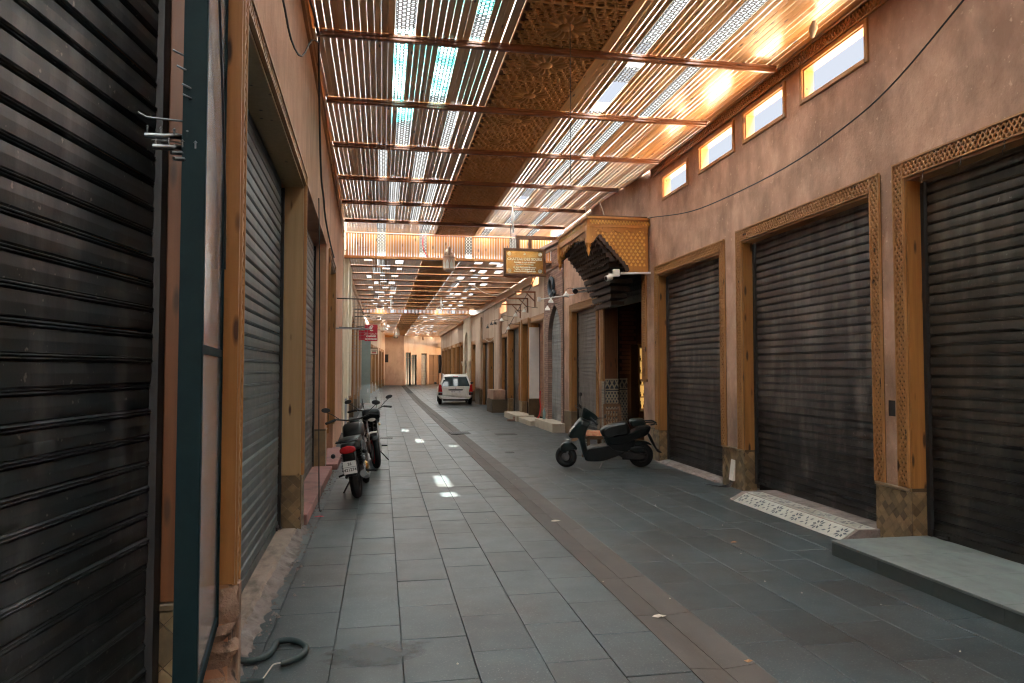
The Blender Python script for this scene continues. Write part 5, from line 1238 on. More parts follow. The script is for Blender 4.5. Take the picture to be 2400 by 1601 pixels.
# ------------------------------------------------------------------ motorcycles (y forward)
def moto(loc, yaw, lean, label, rim_m, paint, windshield, plate, rear=True):
    rt = thing('motorcycle', label, 'motorcycle', loc, 'motorcycles parked against the left wall', local=True)
    rt.rotation_euler = Matrix.Rotation(yaw, 3, 'Z').to_4x4().to_3x3().to_euler() if 0 else (0, lean, yaw)
    X = (1, 0, 0)
    wheel(rt, (0, 0, .295), .295, .115, rim_m, 5, axis=X, name='rear_wheel'); wheel(rt, (.015, 1.27, .295), .295, .10, rim_m, 5, axis=(1, .12, 0), name='front_wheel', disc=True)
    P = lambda y_, z_, d: Vector((d, y_, z_))
    def bd(name, poly, w_, m_, ins=.75, soft=.55, sub=2, off=0.):
        t = MB(); t.pillow(poly, lambda y_, z_, d: P(y_, z_, d + off), w_, ins, soft); return t.build(name, m_, rt, sub=sub)
    bd('tank', [(.52, .74), (.55, .86), (.68, .95), (.86, .96), (.98, .88), (.98, .78), (.80, .72)], .145, paint)
    bd('seat', [(-.22, .76), (-.24, .80), (-.05, .835), (.18, .80), (.36, .775), (.54, .80), (.55, .74), (.30, .71), (0, .73)], .13, m_vinyl)
    bd('tail_fairing', [(-.36, .70), (-.34, .77), (-.18, .775), (.20, .72), (.50, .72), (.45, .60), (.15, .62), (-.15, .68)], .105, paint, .7)
    bd('rear_mudguard', [(-.38, .66), (-.30, .70), (-.05, .64), (-.10, .60), (-.27, .55), (-.36, .34), (-.40, .36), (-.37, .52)], .075, m_bikeblack, .85, .7, 1)
    bd('front_mudguard', [(1.0, .50), (1.10, .59), (1.27, .615), (1.43, .57), (1.50, .49), (1.40, .545), (1.27, .585), (1.12, .555)], .062, paint, .85, .6, 1)
    for q in (-1, 1): bd('side_cover', [(.22, .50), (.20, .66), (.42, .72), (.62, .70), (.56, .52), (.38, .46)], .022, paint, .75, .5, 1, off=q * .115)
    t = MB()
    for k in range(7): t.box(-.11, .11, .56, .76, .40 + k * .035, .417 + k * .035)
    t.box(-.07, .07, .58, .74, .28, .66); t.build('cylinder_fins', m_dsteel, rt)
    bd('crankcase', [(.36, .22), (.34, .36), (.50, .43), (.72, .42), (.80, .32), (.74, .2), (.5, .17)], .10, m_dsteel, .8, .7, 1)
    for q in (-1, 1):
        t = MB(); t.lathe([(.001, -.02), (.085, -.02), (.095, .0), (.07, .025), (.001, .035)], (q * .115, .55, .32), (q, 0, 0), 18); t.build('clutch_cover', m_brass if q > 0 else m_steel, rt)
    t = MB(); t.tube([(.10, .76, .42), (.13, .80, .25), (.13, .45, .21), (.135, .1, .27), (.135, -.22, .34)], [.018, .02, .025, .045, .045], 12); t.build('exhaust', m_chrome, rt)
    for q in (-1, 1):
        t = MB(); n = 42; pts = []
        for k in range(n + 1):
            f = k / n; an = f * 2 * math.pi * 8; pts.append((q * .13 + .024 * math.cos(an), .02 + .10 * f + .024 * math.sin(an), .36 + .27 * f))
        t.tube(pts, .007, 5, False); t.tube([(q * .13, .02, .32), (q * .13, .14, .66)], .012, 8); t.build('shock_absorber', m_chrome, rt)
        t = MB(); t.tube([(q * .085, 1.27, .295), (q * .085, 1.02, .84), (q * .085, .98, .96)], .019, 10); t.build('fork_leg', m_steel, rt)
        t = MB(); t.tube([(q * .11, 0, .295), (q * .10, .5, .36)], .02, 8); t.build('swing_arm', m_dsteel, rt)
    t = MB(); t.tube([(0, .05, .62), (0, .5, .70), (0, .95, .90), (0, 1.0, .82), (0, .80, .45), (0, .6, .2)], .022, 8); t.build('frame', m_bikeblack, rt)
    t = MB(); t.tube([(-.36, .82, 1.00), (-.24, .88, 1.03), (-.10, .95, .99), (.10, .95, .99), (.24, .88, 1.03), (.36, .82, 1.00)], .012, 8); hb_ = t.build('handlebar', m_dsteel, rt)
    for q in (-1, 1):
        t = MB(); t.tube([(q * .25, .875, 1.027), (q * .385, .81, .997)], .019, 10); t.build('grip', m_rubber, hb_)
        t = MB(); t.tube([(q * .22, .93, 1.03), (q * .30, .94, 1.02), (q * .39, .90, 1.0)], .007, 6); t.build('lever', m_dsteel, hb_)
        mirror(rt, (q * .20, .90, 1.03), (q * .36, .86, 1.16), (-.1 * q, -1, .1), sz=(.062, .036))
        t = MB(); t.lathe([(.001, -.03), (.028, -.02), (.03, .015), (.001, .03)], (q * .20, -.30, .63), (0, -1, 0), 10); t.build('turn_signal', m_amber if windshield else m_black, rt)
        t = MB(); t.tube([(q * .10, .42, .30), (q * .26, .40, .27)], .014, 8); t.build('foot_peg', m_rubber, rt)
    t = MB(); t.lathe([(.001, .07), (.06, .065), (.10, .03), (.105, 0), (.08, -.06), (.001, -.09)], (0, 1.08, .90), (0, 1, 0), 18); hl = t.build('headlight', m_bikeblack, rt)
    t = MB(); t.lathe([(.001, .095), (.06, .088), (.095, .065)], (0, 1.085, .90), (0, 1, 0), 18); t.build('lens', m_lamp_w, hl)
    t = MB(); t.pillow([(x_, z_) for x_, z_ in [(-.10, .655), (-.105, .70), (-.06, .735), (.06, .735), (.105, .70), (.10, .655), (.05, .64), (-.05, .64)]], lambda x_, z_, d: Vector((x_, -.365 + d, z_)), .03, .8, .5); t.build('tail_light', m_red, rt, sub=1)
    if plate:
        t = MB(); t.box(-.083, .083, -.412, -.407, .385, .545); p_ = t.build('number_plate', m_white, rt)
        text('26', .05, (.0, -.4135, .508), X, (0, 0, 1), m_text_k, p_, thick=.0006, bold=.001); text('421274', .053, (0, -.4135, .433), X, (0, 0, 1), m_text_k, p_, thick=.0006, bold=.001)
        t = MB(); t.box(-.08, .08, -.4138, -.4125, .468, .472); t.build('rule', m_text_k, p_)
    t = MB(); t.tube([(-.10, .45, .22), (-.22, .40, .05), (-.255, .39, .005)], .012, 8); t.build('side_stand', m_dsteel, rt)
    t = MB(); t.tube([(-.13, -.28, .80), (-.14, -.32, .79), (0, -.36, .79), (.14, -.32, .79), (.13, -.28, .80), (.13, .05, .80)], .011, 8); t.build('grab_rail', m_dsteel, rt)
    if windshield:
        rows = []
        for i in range(9):
            f = i / 8; z = .98 + .47 * f; w_ = .25 * (1 - .25 * f ** 3) * (.75 + .5 * f if f < .5 else 1); yb = 1.12 - .20 * f
            rows.append([(w_ * math.sin(a), yb + .10 * math.cos(a) - .10, z - (.05 * abs(math.sin(a)) ** 3 if i == 8 else 0)) for a in [rad(-80 + 20 * k) for k in range(9)]])
        t = MB(); t.grid(rows); t.build('windshield', m_clear, rt)
        t = MB()
        t.tube([(-.12, 1.06, 1.22), (-.12, 1.08, 1.12), (-.10, .98, 1.0), (.10, .98, 1.0), (.12, 1.08, 1.12), (.12, 1.06, 1.22)], .009, 6)
        t.build('windshield_bracket', m_black, rt)
        bd('cowl', [(1.0, .80), (.98, .98), (1.10, 1.04), (1.20, .98), (1.18, .84)], .15, paint, .7, .5)
        t = MB(); t.pillow([(x_, z_) for x_, z_ in [(-.11, .5), (-.11, .62), (.11, .62), (.11, .5)]], lambda x_, z_, d: Vector((x_, 1.02 + d, z_)), .02); t.build('leg_guard', m_white, rt, sub=1)
    return rt
moto((-.30, 9.80, 0), rad(-3), rad(-9), 'black motorcycle seen from behind with plate 26 421274 and a red tail light', m_dsteel, m_bikeblack, False, True)
moto((-.15, 13.95, 0), rad(184), rad(7), 'black motorcycle with a clear windshield and pink red rim, behind the plated one', m_pinkred, m_bikeblack, True, False)

# ------------------------------------------------------------------ parked car (y forward)
cs = .965
car = thing('parked_car', 'white estate car parked on the right seen from behind', 'car', (3.50, 34.6, 0), local=True)
car.scale = (cs, cs, cs); car.rotation_euler = (0, 0, rad(-3.2))
def loft(name, st, m_, parent=car, sub=1):
    """st: (y, [(x, z) half section from the bottom middle to the top middle])"""
    t = MB(); rows = []
    for y, sec in st: rows.append([(-x_, y, z_) for x_, z_ in sec] + [(x_, y, z_) for x_, z_ in sec[::-1]])
    t.grid(rows, True, True); n = len(rows[0]); t.add(rows[0], [tuple(range(n))]); t.add(rows[-1], [tuple(range(n))[::-1]])
    return t.build(name, m_, parent, sub=sub)
def sec(w_, zb, zt, tuck=.9): return [(0, zb), (w_ * .8, zb), (w_ * .97, zb + .10), (w_, zb + .32), (w_ * .985, zt - .06), (w_ * tuck, zt), (0, zt + .012)]
bodyo = loft('body', [(.02, sec(.80, .34, .93, .88)), (.08, sec(.835, .30, .95)), (.5, sec(.87, .22, .95)), (1.4, sec(.88, .2, .95)), (2.6, sec(.88, .2, .96)), (3.2, sec(.87, .22, .93)), (3.9, sec(.82, .25, .76)), (4.18, sec(.70, .3, .62))], m_carwhite)
gs = lambda wb, zb, wt, zt: [(0, zb), (wb, zb), (wb * .6 + wt * .4, zb * .6 + zt * .4), (wt, zt), (0, zt + .01)]
loft('glasshouse', [(.10, gs(.74, .94, .73, .98)), (.30, gs(.765, .94, .62, 1.40)), (.45, gs(.775, .94, .60, 1.475)), (1.6, gs(.79, .94, .62, 1.50)), (2.3, gs(.79, .94, .60, 1.46)), (2.75, gs(.78, .95, .66, 1.15)), (3.1, gs(.74, .94, .70, .97))], m_glass, sub=0)
t = MB(); rows = []
for y, w_, z_ in ((.27, .60, 1.425), (.33, .615, 1.475), (.5, .62, 1.50), (1.5, .635, 1.525), (2.2, .62, 1.485), (2.35, .60, 1.45)): rows.append([(-w_, y, z_ - .05), (-w_ * .93, y, z_ - .008), (-w_ * .5, y, z_ + .012), (0, y, z_ + .018), (w_ * .5, y, z_ + .012), (w_ * .93, y, z_ - .008), (w_, y, z_ - .05)])
t.grid(rows); t.add(rows[0], [tuple(range(7))]); t.build('roof', m_carwhite, car)
for q in (-1, 1):
    t = MB(); t.hexa([(q * .80, .06, .93), (q * .715, .05, .935), (q * .54, .275, 1.43), (q * .60, .30, 1.43), (q * .81, .40, .94), (q * .74, .30, .945), (q * .56, .40, 1.47), (q * .625, .50, 1.47)]); t.build('rear_pillar', m_carwhite, car)
    t = MB(); t.hexa([(q * .66, -.022, .66), (q * .862, .01, .66), (q * .875, .20, .66), (q * .66, .10, .66), (q * .725, -.005, 1.03), (q * .825, .03, 1.04), (q * .835, .22, 1.04), (q * .72, .12, 1.03)]); t.build('tail_light', m_red, car, bev=.01)
    t = MB(); t.hexa([(q * .66, -.012, .50), (q * .865, .02, .50), (q * .865, .16, .50), (q * .66, .10, .50), (q * .66, -.012, .64), (q * .865, .02, .64), (q * .865, .16, .64), (q * .66, .10, .64)]); c_ = t.build('bumper_corner', m_black, car)
    t = MB(); t.box(q * .735 - .03, q * .735 + .03, -.014, .0, .545, .585); t.build('reflector', m_red, c_)
    t = MB(); t.tube([(q * .60, .50, 1.50), (q * .605, .54, 1.555), (q * .61, 1.9, 1.57), (q * .60, 1.98, 1.50)], .016, 8); t.build('roof_rail', m_carwhite, car)
    t = MB(); t.pillow([(q * .90, 1.0), (q * .90, 1.12), (q * 1.02, 1.13), (q * 1.05, 1.06), (q * 1.0, .99)], lambda x_, z_, d: Vector((x_, 2.55 + d, z_)), .05, .8, .5); t.build('wing_mirror', m_black, car, sub=1)
    for y_ in (.80, 3.42):
        t = MB(); t.torus((q * .76, y_, .315), (1, 0, 0), .235, .085, 24, 8, 1.1); w2 = t.build('wheel', m_rubber, car)
        t = MB(); t.lathe([(.0, .05), (.16, .06), (.20, .04), (.20, -.04)], (q * .76, y_, .315), (q, 0, 0), 16); t.build('hubcap', m_steel, w2)
    t = MB(); t.prism([(.62, .90), (.62, .97), (.66, 1.40), (1.55, 1.43), (1.55, .97)], lambda y_, z_, d: Vector((q * (.80 - .17 * max(0, (z_ - .95) / .48) + d), y_, z_)), -.004, .006); t.build('side_glass', m_glass, car)
t = MB(); t.pillow([(-.80, .36), (-.83, .50), (-.80, .56), (-.55, .50), (.55, .50), (.80, .56), (.83, .50), (.80, .36), (.6, .30), (-.6, .30)], lambda x_, z_, d: Vector((x_, .06 + d + .08 * (abs(x_) / .83) ** 3, z_)), .11, .94, .6); t.build('rear_bumper', m_carwhite, car)
t = MB(); t.box(-.62, .62, .0, .4, .22, .315); t.build('underside', m_black, car)
t = MB(); t.prism([(-.66, .53), (-.69, .90), (.69, .90), (.66, .53), (.56, .505), (-.56, .505)], lambda x_, z_, d: Vector((x_, .0 + d + .03 * (z_ - .5), z_)), -.012, .06); tg = t.build('tailgate', m_carwhite, car, bev=.012)
t = MB(); t.prism([(-.69, .945), (-.545, 1.405), (.545, 1.405), (.69, .945)], lambda x_, z_, d: Vector((x_, .03 + d + (z_ - .945) * .47, z_)), -.012, .01); t.build('rear_window', m_glass, car)
t = MB(); t.pillow([(-.34, .80), (-.38, .765), (-.34, .73), (.34, .73), (.38, .765), (.34, .80)], lambda x_, z_, d: Vector((x_, -.02 + d, z_)), .02); t.build('handle_strip', m_dsteel, tg)
t = MB(); t.box(-.26, .26, -.020, -.012, .615, .715); npl = t.build('number_plate', m_white, tg)
text('48008 | 1 | 26', .085, (0, -.0205, .665), (1, 0, 0), (0, 0, 1), m_text_k, npl, thick=.001)
t = MB(); t.box(-.13, .13, .245, .27, 1.405, 1.44); t.build('brake_light', m_red, car)
t = MB(); t.tube([(.02, .03, .95), (-.25, .045, .975), (-.45, .06, 1.0)], .008, 6); t.build('wiper', m_black, car)
t = MB()
for q in (-1, 1): t.bar((-.03 * q, -.016, .82), (.03 * q, -.016, .875), .014, .008, (0, 1, 0))
t.build('badge', m_dsteel, tg)
t = MB(); t.lathe([(.0, 0), (.035, 0), (.035, .004)], (-.56, .16, 1.30), (0, -1, .45), 10); t.build('sticker', m_text_w, car)

# ------------------------------------------------------------------ chairs by the doorway
ch = thing('cushioned_chair', 'low wooden chair with a red and brown striped cushion behind the scooter', 'chair', (4.03, 13.42, 0))
for x_ in (3.87, 4.20):
    for y_ in (13.22, 13.60):
        t = MB(); t.bar((x_, y_, 0), (x_, y_, .44 if y_ < 13.5 or x_ > 4 else .44), .045, .045, (0, 1, 0)); t.build('leg', m_oldwood, ch)
for a, b in (((3.87, 13.22, .40), (4.20, 13.22, .40)), ((3.87, 13.60, .40), (4.20, 13.60, .40)), ((3.87, 13.22, .40), (3.87, 13.60, .40)), ((4.2, 13.22, .40), (4.2, 13.60, .40)), ((3.87, 13.22, .12), (4.20, 13.22, .12))):
    t = MB(); t.bar(a, b, .03, .05); t.build('rail', m_oldwood, ch)
t = MB(); t.box(3.86, 4.21, 13.2, 13.62, .43, .45); t.build('seat', m_oldwood, ch)
rows = []
for i in range(9):
    f = i / 8; rows.append([(3.83 + .40 * f, 13.17 + .47 * j / 8, .452 + .085 * (math.sin(math.pi * f) * math.sin(math.pi * j / 8)) ** .35 + .012 * math.sin(f * 9)) for j in range(9)])
t = MB(); t.grid(rows); lo = [[(p[0], p[1], .451) for p in r_] for r_ in rows]; t.grid([r_[::-1] for r_ in lo]); cu_ = t.build('cushion', m_stripe, ch)
ch2 = thing('carved_chair', 'old wooden chair with a carved spindle back standing against the tiled doorway', 'chair', (4.52, 13.55, 0))
for x_ in (4.34, 4.66):
    t = MB(); t.bar((x_, 13.62, 0), (x_, 13.70, 1.02), .04, .04, (0, 1, 0)); t.build('leg', m_oldwood, ch2)
    t = MB(); t.bar((x_, 13.32, 0), (x_, 13.32, .46), .04, .04, (0, 1, 0)); t.build('leg', m_oldwood, ch2)
t = MB(); t.box(4.32, 4.68, 13.30, 13.64, .455, .485); t.build('seat', m_oldwood, ch2)
for z, w_ in ((1.0, .06), (.90, .03), (.62, .04), (.78, .025)): t = MB(); t.bar((4.34, 13.66 + (z - .6) * .08, z), (4.66, 13.66 + (z - .6) * .08, z), .025, w_); t.build('back_rail', m_oldwood, ch2)
for k in range(5): t = MB(); x_ = 4.39 + k * .055; t.lathe([(.008, 0), (.014, .05), (.008, .10), (.014, .15), (.008, .28)], (x_, 13.67, .63), n=8); t.build('spindle', m_oldwood, ch2)

# ------------------------------------------------------------------ panel and display hooks at the near left
pn = thing('milky_panel', 'tall milky panel in a dark teal frame, chrome hooks behind it', 'panel', (-.73, 3.35, .4))
PA, PB = Vector((-.680, 2.92, 0)), Vector((-.797, 3.848, 0)); U_ = (PB - PA); Lp = U_.length; U_.normalize(); N_ = Vector((U_.y, -U_.x, 0))
if N_.x < 0: N_ = -N_
FPn = Fr(PA, U_, N_)
for a, b, z0, z1 in ((0, .045, .42, 4.6), (Lp - .03, Lp, .42, 4.6)):
    t = MB(); t.cbox(FPn, a, b, -.085, .0, z0, z1, .004); t.build('stile', m_teal, pn)
for z0, z1 in ((.42, .47), (1.765, 1.80), (4.55, 4.6)):
    t = MB(); t.fbox(FPn, .0455, Lp - .0305, -.06, -.003, z0, z1); t.build('rail', m_teal, pn)
for z0, z1 in ((.471, 1.764), (1.801, 4.549)):
    t = MB(); t.fbox(FPn, .045, Lp - .03, -.05, -.012, z0, z1); t.build('milky_sheet', m_lightbox, pn)
t = MB(); t.tube([FPn.pt(.06, .012, 4.6), FPn.pt(.10, .012, 3.6), FPn.pt(.50, .012, 3.05), FPn.pt(.80, .010, 2.55), FPn.pt(.84, .010, 2.2)], .006, 6); t.build('loose_cable', m_wire, label='thin dark cable hanging across the milky panel', cat='cable')
hk = [([(-.80, 2.9, 2.93), (-.78, 2.9, 2.92), (-.70, 2.99, 2.91)], .004), ([(-.785, 2.9, 2.87), (-.765, 2.9, 2.86), (-.70, 2.99, 2.86)], .004), ([(-.765, 2.9, 2.80), (-.745, 2.9, 2.79), (-.70, 2.99, 2.79)], .004), ([(-.762, 2.9, 2.76), (-.742, 2.9, 2.75), (-.70, 2.99, 2.75)], .0035),
      ([(-.92, 2.9, 2.68), (-.89, 2.9, 2.662), (-.70, 2.99, 2.68)], .004), ([(-.87, 2.9, 2.575), (-.80, 2.92, 2.58), (-.70, 2.99, 2.58)], .0035)]
for k, (pts, r) in enumerate(hk):
    t = MB(); t.tube(pts, r, 6); t.build('wire_hook', m_chrome, pn)
for k, (z, x0, lab) in enumerate(((2.59, -.89, 'uppermost thick chrome display arm with four ball pegs'), (2.548, -.86, 'second thick chrome display arm with ball pegs, below the longest'))):
    t = MB(); t.tube([(x0, 2.88, z - .004), (x0 + .07, 2.89, z - .002), (-.79, 2.92, z + .012), (-.70, 2.99, z + .014)], .011, 10); rt = t.build('display_arm', m_chrome, pn)
    for q in range(4):
        t = MB(); p_ = Vector((x0 + .008 + q * .045, 2.885 + q * .01, z + .008)); t.tube([p_, p_ + Vector((0, 0, .02))], .0035, 6); t.lathe([(.001, .0), (.007, .006), (.001, .013)], p_ + Vector((0, 0, .017)), n=8); t.build('ball_peg', m_chrome, rt)
for k, z in enumerate((2.525, 2.502)):
    t = MB(); t.tube([(-.795 + k * .01, 2.88, z), (-.70, 2.99, z + .03)], .008, 8); t.build('display_arm', m_chrome, pn)

# ------------------------------------------------------------------ cables, hoses, wires
def cable(pts, r, m_, name, label, cat='cable', n=6, smooth=3):
    P = [Vector(p) for p in pts]; out = []
    for i in range(len(P) - 1):
        p0, p1, p2, p3 = P[max(i - 1, 0)], P[i], P[i + 1], P[min(i + 2, len(P) - 1)]
        for k in range(smooth):
            t = k / smooth; out.append(.5 * ((2 * p1) + (p2 - p0) * t + (2 * p0 - 5 * p1 + 4 * p2 - p3) * t * t + (3 * p1 - p0 - 3 * p2 + p3) * t ** 3))
    out.append(P[-1]); t = MB(); t.tube(out, r, n); return t.build(name, m_, label=label, cat=cat)
cable([(4.89, 5.15, 4.92), (4.89, 6.05, 4.52), (4.89, 6.8, 4.33), (4.90, 8.05, 4.205), (4.93, 9.8, 4.22), (4.95, 11.1, 4.31), (5.0, 12.75, 4.58), (5.04, 13.06, 4.62)], .009, m_wire, 'sagging_cable', 'long black cable sagging across the pink right wall to the carved hood', smooth=5)
cable([(-.70, 5.2, 5.3), (-.72, 6.6, 5.25), (-.73, 8.1, 5.5), (-.74, 8.35, 5.3), (-.75, 8.6, 4.83), (-.755, 9.0, 4.1), (-.77, 9.6, 3.95), (-.79, 10.2, 3.80), (-.79, 11.3, 3.61), (-.80, 12.2, 3.57)], .012, m_wire, 'wall_cable', 'thick black cable running down the left wall from the roof', smooth=5)
cable([(-.68, 4.1, 4.20), (-.68, 4.9, 4.22), (-.69, 5.5, 4.18), (-.70, 6.3, 4.4), (-.72, 7.3, 5.0), (-.72, 8.0, 5.3)], .008, m_wire, 'wall_cable', 'thin cable looping high on the left wall above the grey green shutter')
cable([(-.74, 8.55, 3.7), (-.72, 8.6, 2.4), (-.72, 8.62, 1.2), (-.71, 8.62, .35), (-.70, 8.55, .12), (-.68, 8.5, .09)], .007, m_wire, 'black_cable', 'black cord hanging in front of the left grey shutter')
cable([(-.89, 4.53, .02), (-.81, 4.44, .021), (-.73, 4.41, .021), (-.66, 4.47, .021), (-.635, 4.57, .022), (-.625, 4.68, .022), (-.56, 4.70, .022), (-.49, 4.655, .022), (-.44, 4.55, .022), (-.455, 4.44, .022), (-.51, 4.37, .021), (-.56, 4.35, .021)], .0195, m_hose, 'cut_hose', 'dark green ribbed hose curling in a loop on the paving at the lower left', 'hose', 10, 5)
cable([(-.555, 4.35, .021), (-.60, 4.36, .012), (-.615, 4.30, .008), (-.63, 4.20, .006), (-.64, 4.13, .012)], .004, m_wire_w, 'stripped_wire', 'pale stripped wire sticking out of the looped hose', 'wire', 6, 5)
cable([(-.62, 4.10, .022), (-.70, 4.115, .022), (-.79, 4.10, .022), (-.84, 4.03, .022)], .0195, m_hose, 'cut_hose', 'short straight hose end at the bottom edge of the photo', 'hose', 10, 4)
cable([(-.80, 4.16, .0), (-.795, 4.17, .10), (-.80, 4.18, .14), (-.815, 4.2, .17)], .004, m_wire, 'bent_wire', 'thin bent wire sticking up beside the broken pier foot', 'wire')
cable([(1.98, 7.4, 5.46), (1.98, 7.4, 3.72)], .004, m_wire, 'drop_wire', 'thin straight wire hanging down from the star panels', 'wire', 6, 1)
cable([(3.22, 17.9, 4.95), (3.2, 17.9, 5.4)], .01, m_wire, 'lamp_flex', 'short dark flex above the hanging sign', 'cable', 6, 2)
for k, (x_, y_, z0, z1, lab) in enumerate(((2.83, 15.5, 4.72, 5.42, 'long white plastic strip hanging from the roof left of the carved hood'), (.35, 30.6, 4.2, 4.78, 'white plastic strip hanging in the middle roof left of the star band'), (2.45, 30.4, 4.2, 4.78, 'white plastic strip hanging in the middle roof right of the star band'))):
    t = MB(); rows = [[(x_ - .035 + .012 * math.sin(i * 1.2), y_ + .012 * math.sin(i), z0 + (z1 - z0) * i / 8), (x_ + .02 + .015 * math.sin(i * 1.7), y_ + .02 * math.cos(i), z0 + (z1 - z0) * i / 8)] for i in range(9)]
    t.grid(rows); t.build('plastic_strip', m_cloth_w, label=lab, cat='plastic strip')
cable([(4.62, 15.8, 4.7), (4.60, 15.75, 5.0), (4.55, 15.7, 5.44)], .012, m_wire_w, 'pale_cable', 'left of two pale cables rising from the carved hood to the roof')
cable([(4.80, 15.0, 4.67), (4.80, 15.1, 5.1), (4.72, 15.2, 5.44)], .012, m_wire_w, 'pale_cable', 'right of two pale cables rising from the carved hood to the roof')
cable([(3.3, 26.0, 4.78), (3.7, 26.2, 4.55), (4.2, 26.5, 4.52), (4.75, 27.0, 4.75)], .014, m_wire_w, 'pale_cable', 'pale cable looping under the middle roof below the hanging sign')
cable([(4.55, 20.4, 4.75), (4.7, 23.0, 4.25), (4.78, 26.2, 3.6), (4.80, 28.0, 3.15)], .012, m_wire, 'slanting_cable', 'black cable slanting down the ochre wall towards the lamps')
cable([(4.78, 30.0, 3.2), (4.72, 31.5, 2.95), (4.76, 33.5, 3.15)], .012, m_wire_w, 'pale_cable', 'pale cable looping over the far shutters by the car')

# ------------------------------------------------------------------ lamps, arms, cameras on the right
def bell(x_, y_, z_, m_, label, name='bell_lamp', s_=1.):
    s_ *= .58
    rt = thing(name, label, 'lamp', (x_, y_, z_), 'bell lamps on the right wall')
    t = MB(); t.lathe([(.115 * s_, 0), (.11 * s_, .02 * s_), (.095 * s_, .09 * s_), (.05 * s_, .13 * s_), (.03 * s_, .19 * s_), (.001, .20 * s_)], (x_, y_, z_), n=14); t.build('shade', m_, rt)
    t = MB(); t.tube([(x_, y_, z_ + .19 * s_), (x_, y_, z_ + .28 * s_), (x_ + .10, y_, z_ + .33 * s_), (4.93, y_, z_ + .25 * s_)], .008, 6); t.build('arm', m_dsteel, rt)
bell(4.55, 19.55, 3.37, m_lamp_w, 'white bell lamp hanging at the peak of the brick arch', s_=1.15)
bell(4.42, 18.6, 3.49, m_lamp_w, 'white bell lamp on a pole above the grey brown shutter, left one of the pair', s_=1.1)
bell(4.45, 17.1, 3.51, m_lamp_w, 'white bell lamp on a pole above the grey brown shutter, right one of the pair', s_=1.1)
bell(4.52, 24.3, 3.55, m_lamp_w, 'white bell lamp below the three brackets', s_=1.1)
bell(4.45, 25.3, 3.15, m_lamp_w, 'lowest white bell lamp over the dark mesh shutter', s_=1.1)
bell(4.45, 26.8, 3.55, m_lamp_w, 'white bell lamp left of the three brackets', s_=1.1)
bell(4.45, 22.4, 3.55, m_lamp_w, 'white bell lamp over the terracotta shutter', s_=.9)
for k, (y_, z_) in enumerate(((27.8, 3.50), (28.7, 3.52), (29.8, 3.45))):
    bell(4.35, y_, z_, m_black, ['flat black lamp next to the white bell lamps', 'flat black lamp between two others over the stone counter', 'farthest flat black lamp over the stone counter'][k])
for k, y_ in enumerate((22.7, 23.9, 25.2)):
    t = MB(); z_ = 4.22 - k * .09; t.bar((4.18, y_, z_), (4.88, y_, z_), .04, .05); t.bar((4.86, y_, z_), (4.86, y_, z_ - .48), .04, .05, (0, 1, 0)); t.bar((4.55, y_, z_), (4.86, y_, z_ - .30), .03, .03, (0, 1, 0))
    t.build('wall_bracket', m_beam, label=['nearest brown angle bracket on the ochre wall beside the brick front', 'middle brown angle bracket on the ochre wall', 'farthest brown angle bracket on the ochre wall'][k], cat='bracket', group='angle brackets on the ochre wall')
cm = thing('security_camera', 'white twin security camera on a pole below the carved hood', 'camera', (4.5, 13.0, 3.5))
t = MB(); t.tube([(5.06, 13.02, 3.56), (4.45, 12.98, 3.53)], .022, 10); t.build('pole', m_white, cm)
t = MB(); t.box(4.30, 4.42, 12.94, 13.02, 3.47, 3.61); t.build('junction_box', m_white, cm, bev=.006)
t = MB(); t.tube([(4.14, 12.92, 3.42), (4.25, 12.95, 3.45)], .055, 12); t.box(4.2, 4.3, 12.94, 12.99, 3.46, 3.52); cmb = t.build('camera_body', m_white, cm)
t = MB(); t.lathe([(.0, 0), (.04, 0), (.04, .006)], (4.14, 12.918, 3.42), (-1, -.25, -.25), 12); t.build('lens', m_black, cmb)
cm = thing('security_camera', 'dark security camera on double bars above the grey brown shutter', 'camera', (4.5, 16.6, 3.6))
t = MB()
for z_ in (3.52, 3.60): t.bar((4.45, 16.2, z_), (4.95, 15.9, z_ + .02), .04, .04)
t.build('bar', m_steel, cm)
t = MB(); t.tube([(4.40, 16.05, 3.52), (4.46, 16.35, 3.58)], .06, 12); t.build('camera_body', m_dsteel, cm)
t = MB(); t.tube([(4.2, 19.0, 3.62), (4.9, 18.0, 3.66)], .016, 8); t.box(4.15, 4.22, 18.95, 19.05, 3.56, 3.68); t.build('lamp_pole', m_white, label='thin white pole carrying the pair of bell lamps', cat='pole')

# ------------------------------------------------------------------ left wall signs and poles
ex_ = thing('exchange_sign', 'red hanging sign with a white euro mark and Change Exchange', 'sign', (-.45, 30, 2.9))
FE_ = Fr((0, 30, 0), (1, 0, 0), (0, -1, 0))
t = MB(); t.cbox(FE_, -.72, -.20, -.05, .02, 2.88, 3.56, .01); pl = t.build('sign_box', m_redpaint, ex_)
t = MB(); t.box(-1.0, -.6, 30.6, 30.7, 2.95, 3.35); t.build('side_box', m_redpaint, ex_)
tx2 = lambda s_, sz, z_, b=.0: text(s_, sz, (-.46, 29.978, z_), (1, 0, 0), (0, 0, 1), m_text_w, pl, bold=b, thick=.004)
tx2('\u20ac', .30, 3.39, .006); tx2('\u0635\u0631\u0641 \u0627\u0644\u0639\u0645\u0644\u0627\u062a', .085, 3.19); tx2('CHANGE', .095, 3.08, .003); tx2('EXCHANGE', .085, 2.965, .003)
t = MB(); t.tube([(-1.1, 30, 3.47), (-.4, 30, 3.47)], .018, 8); t.build('arm', m_dsteel, ex_)
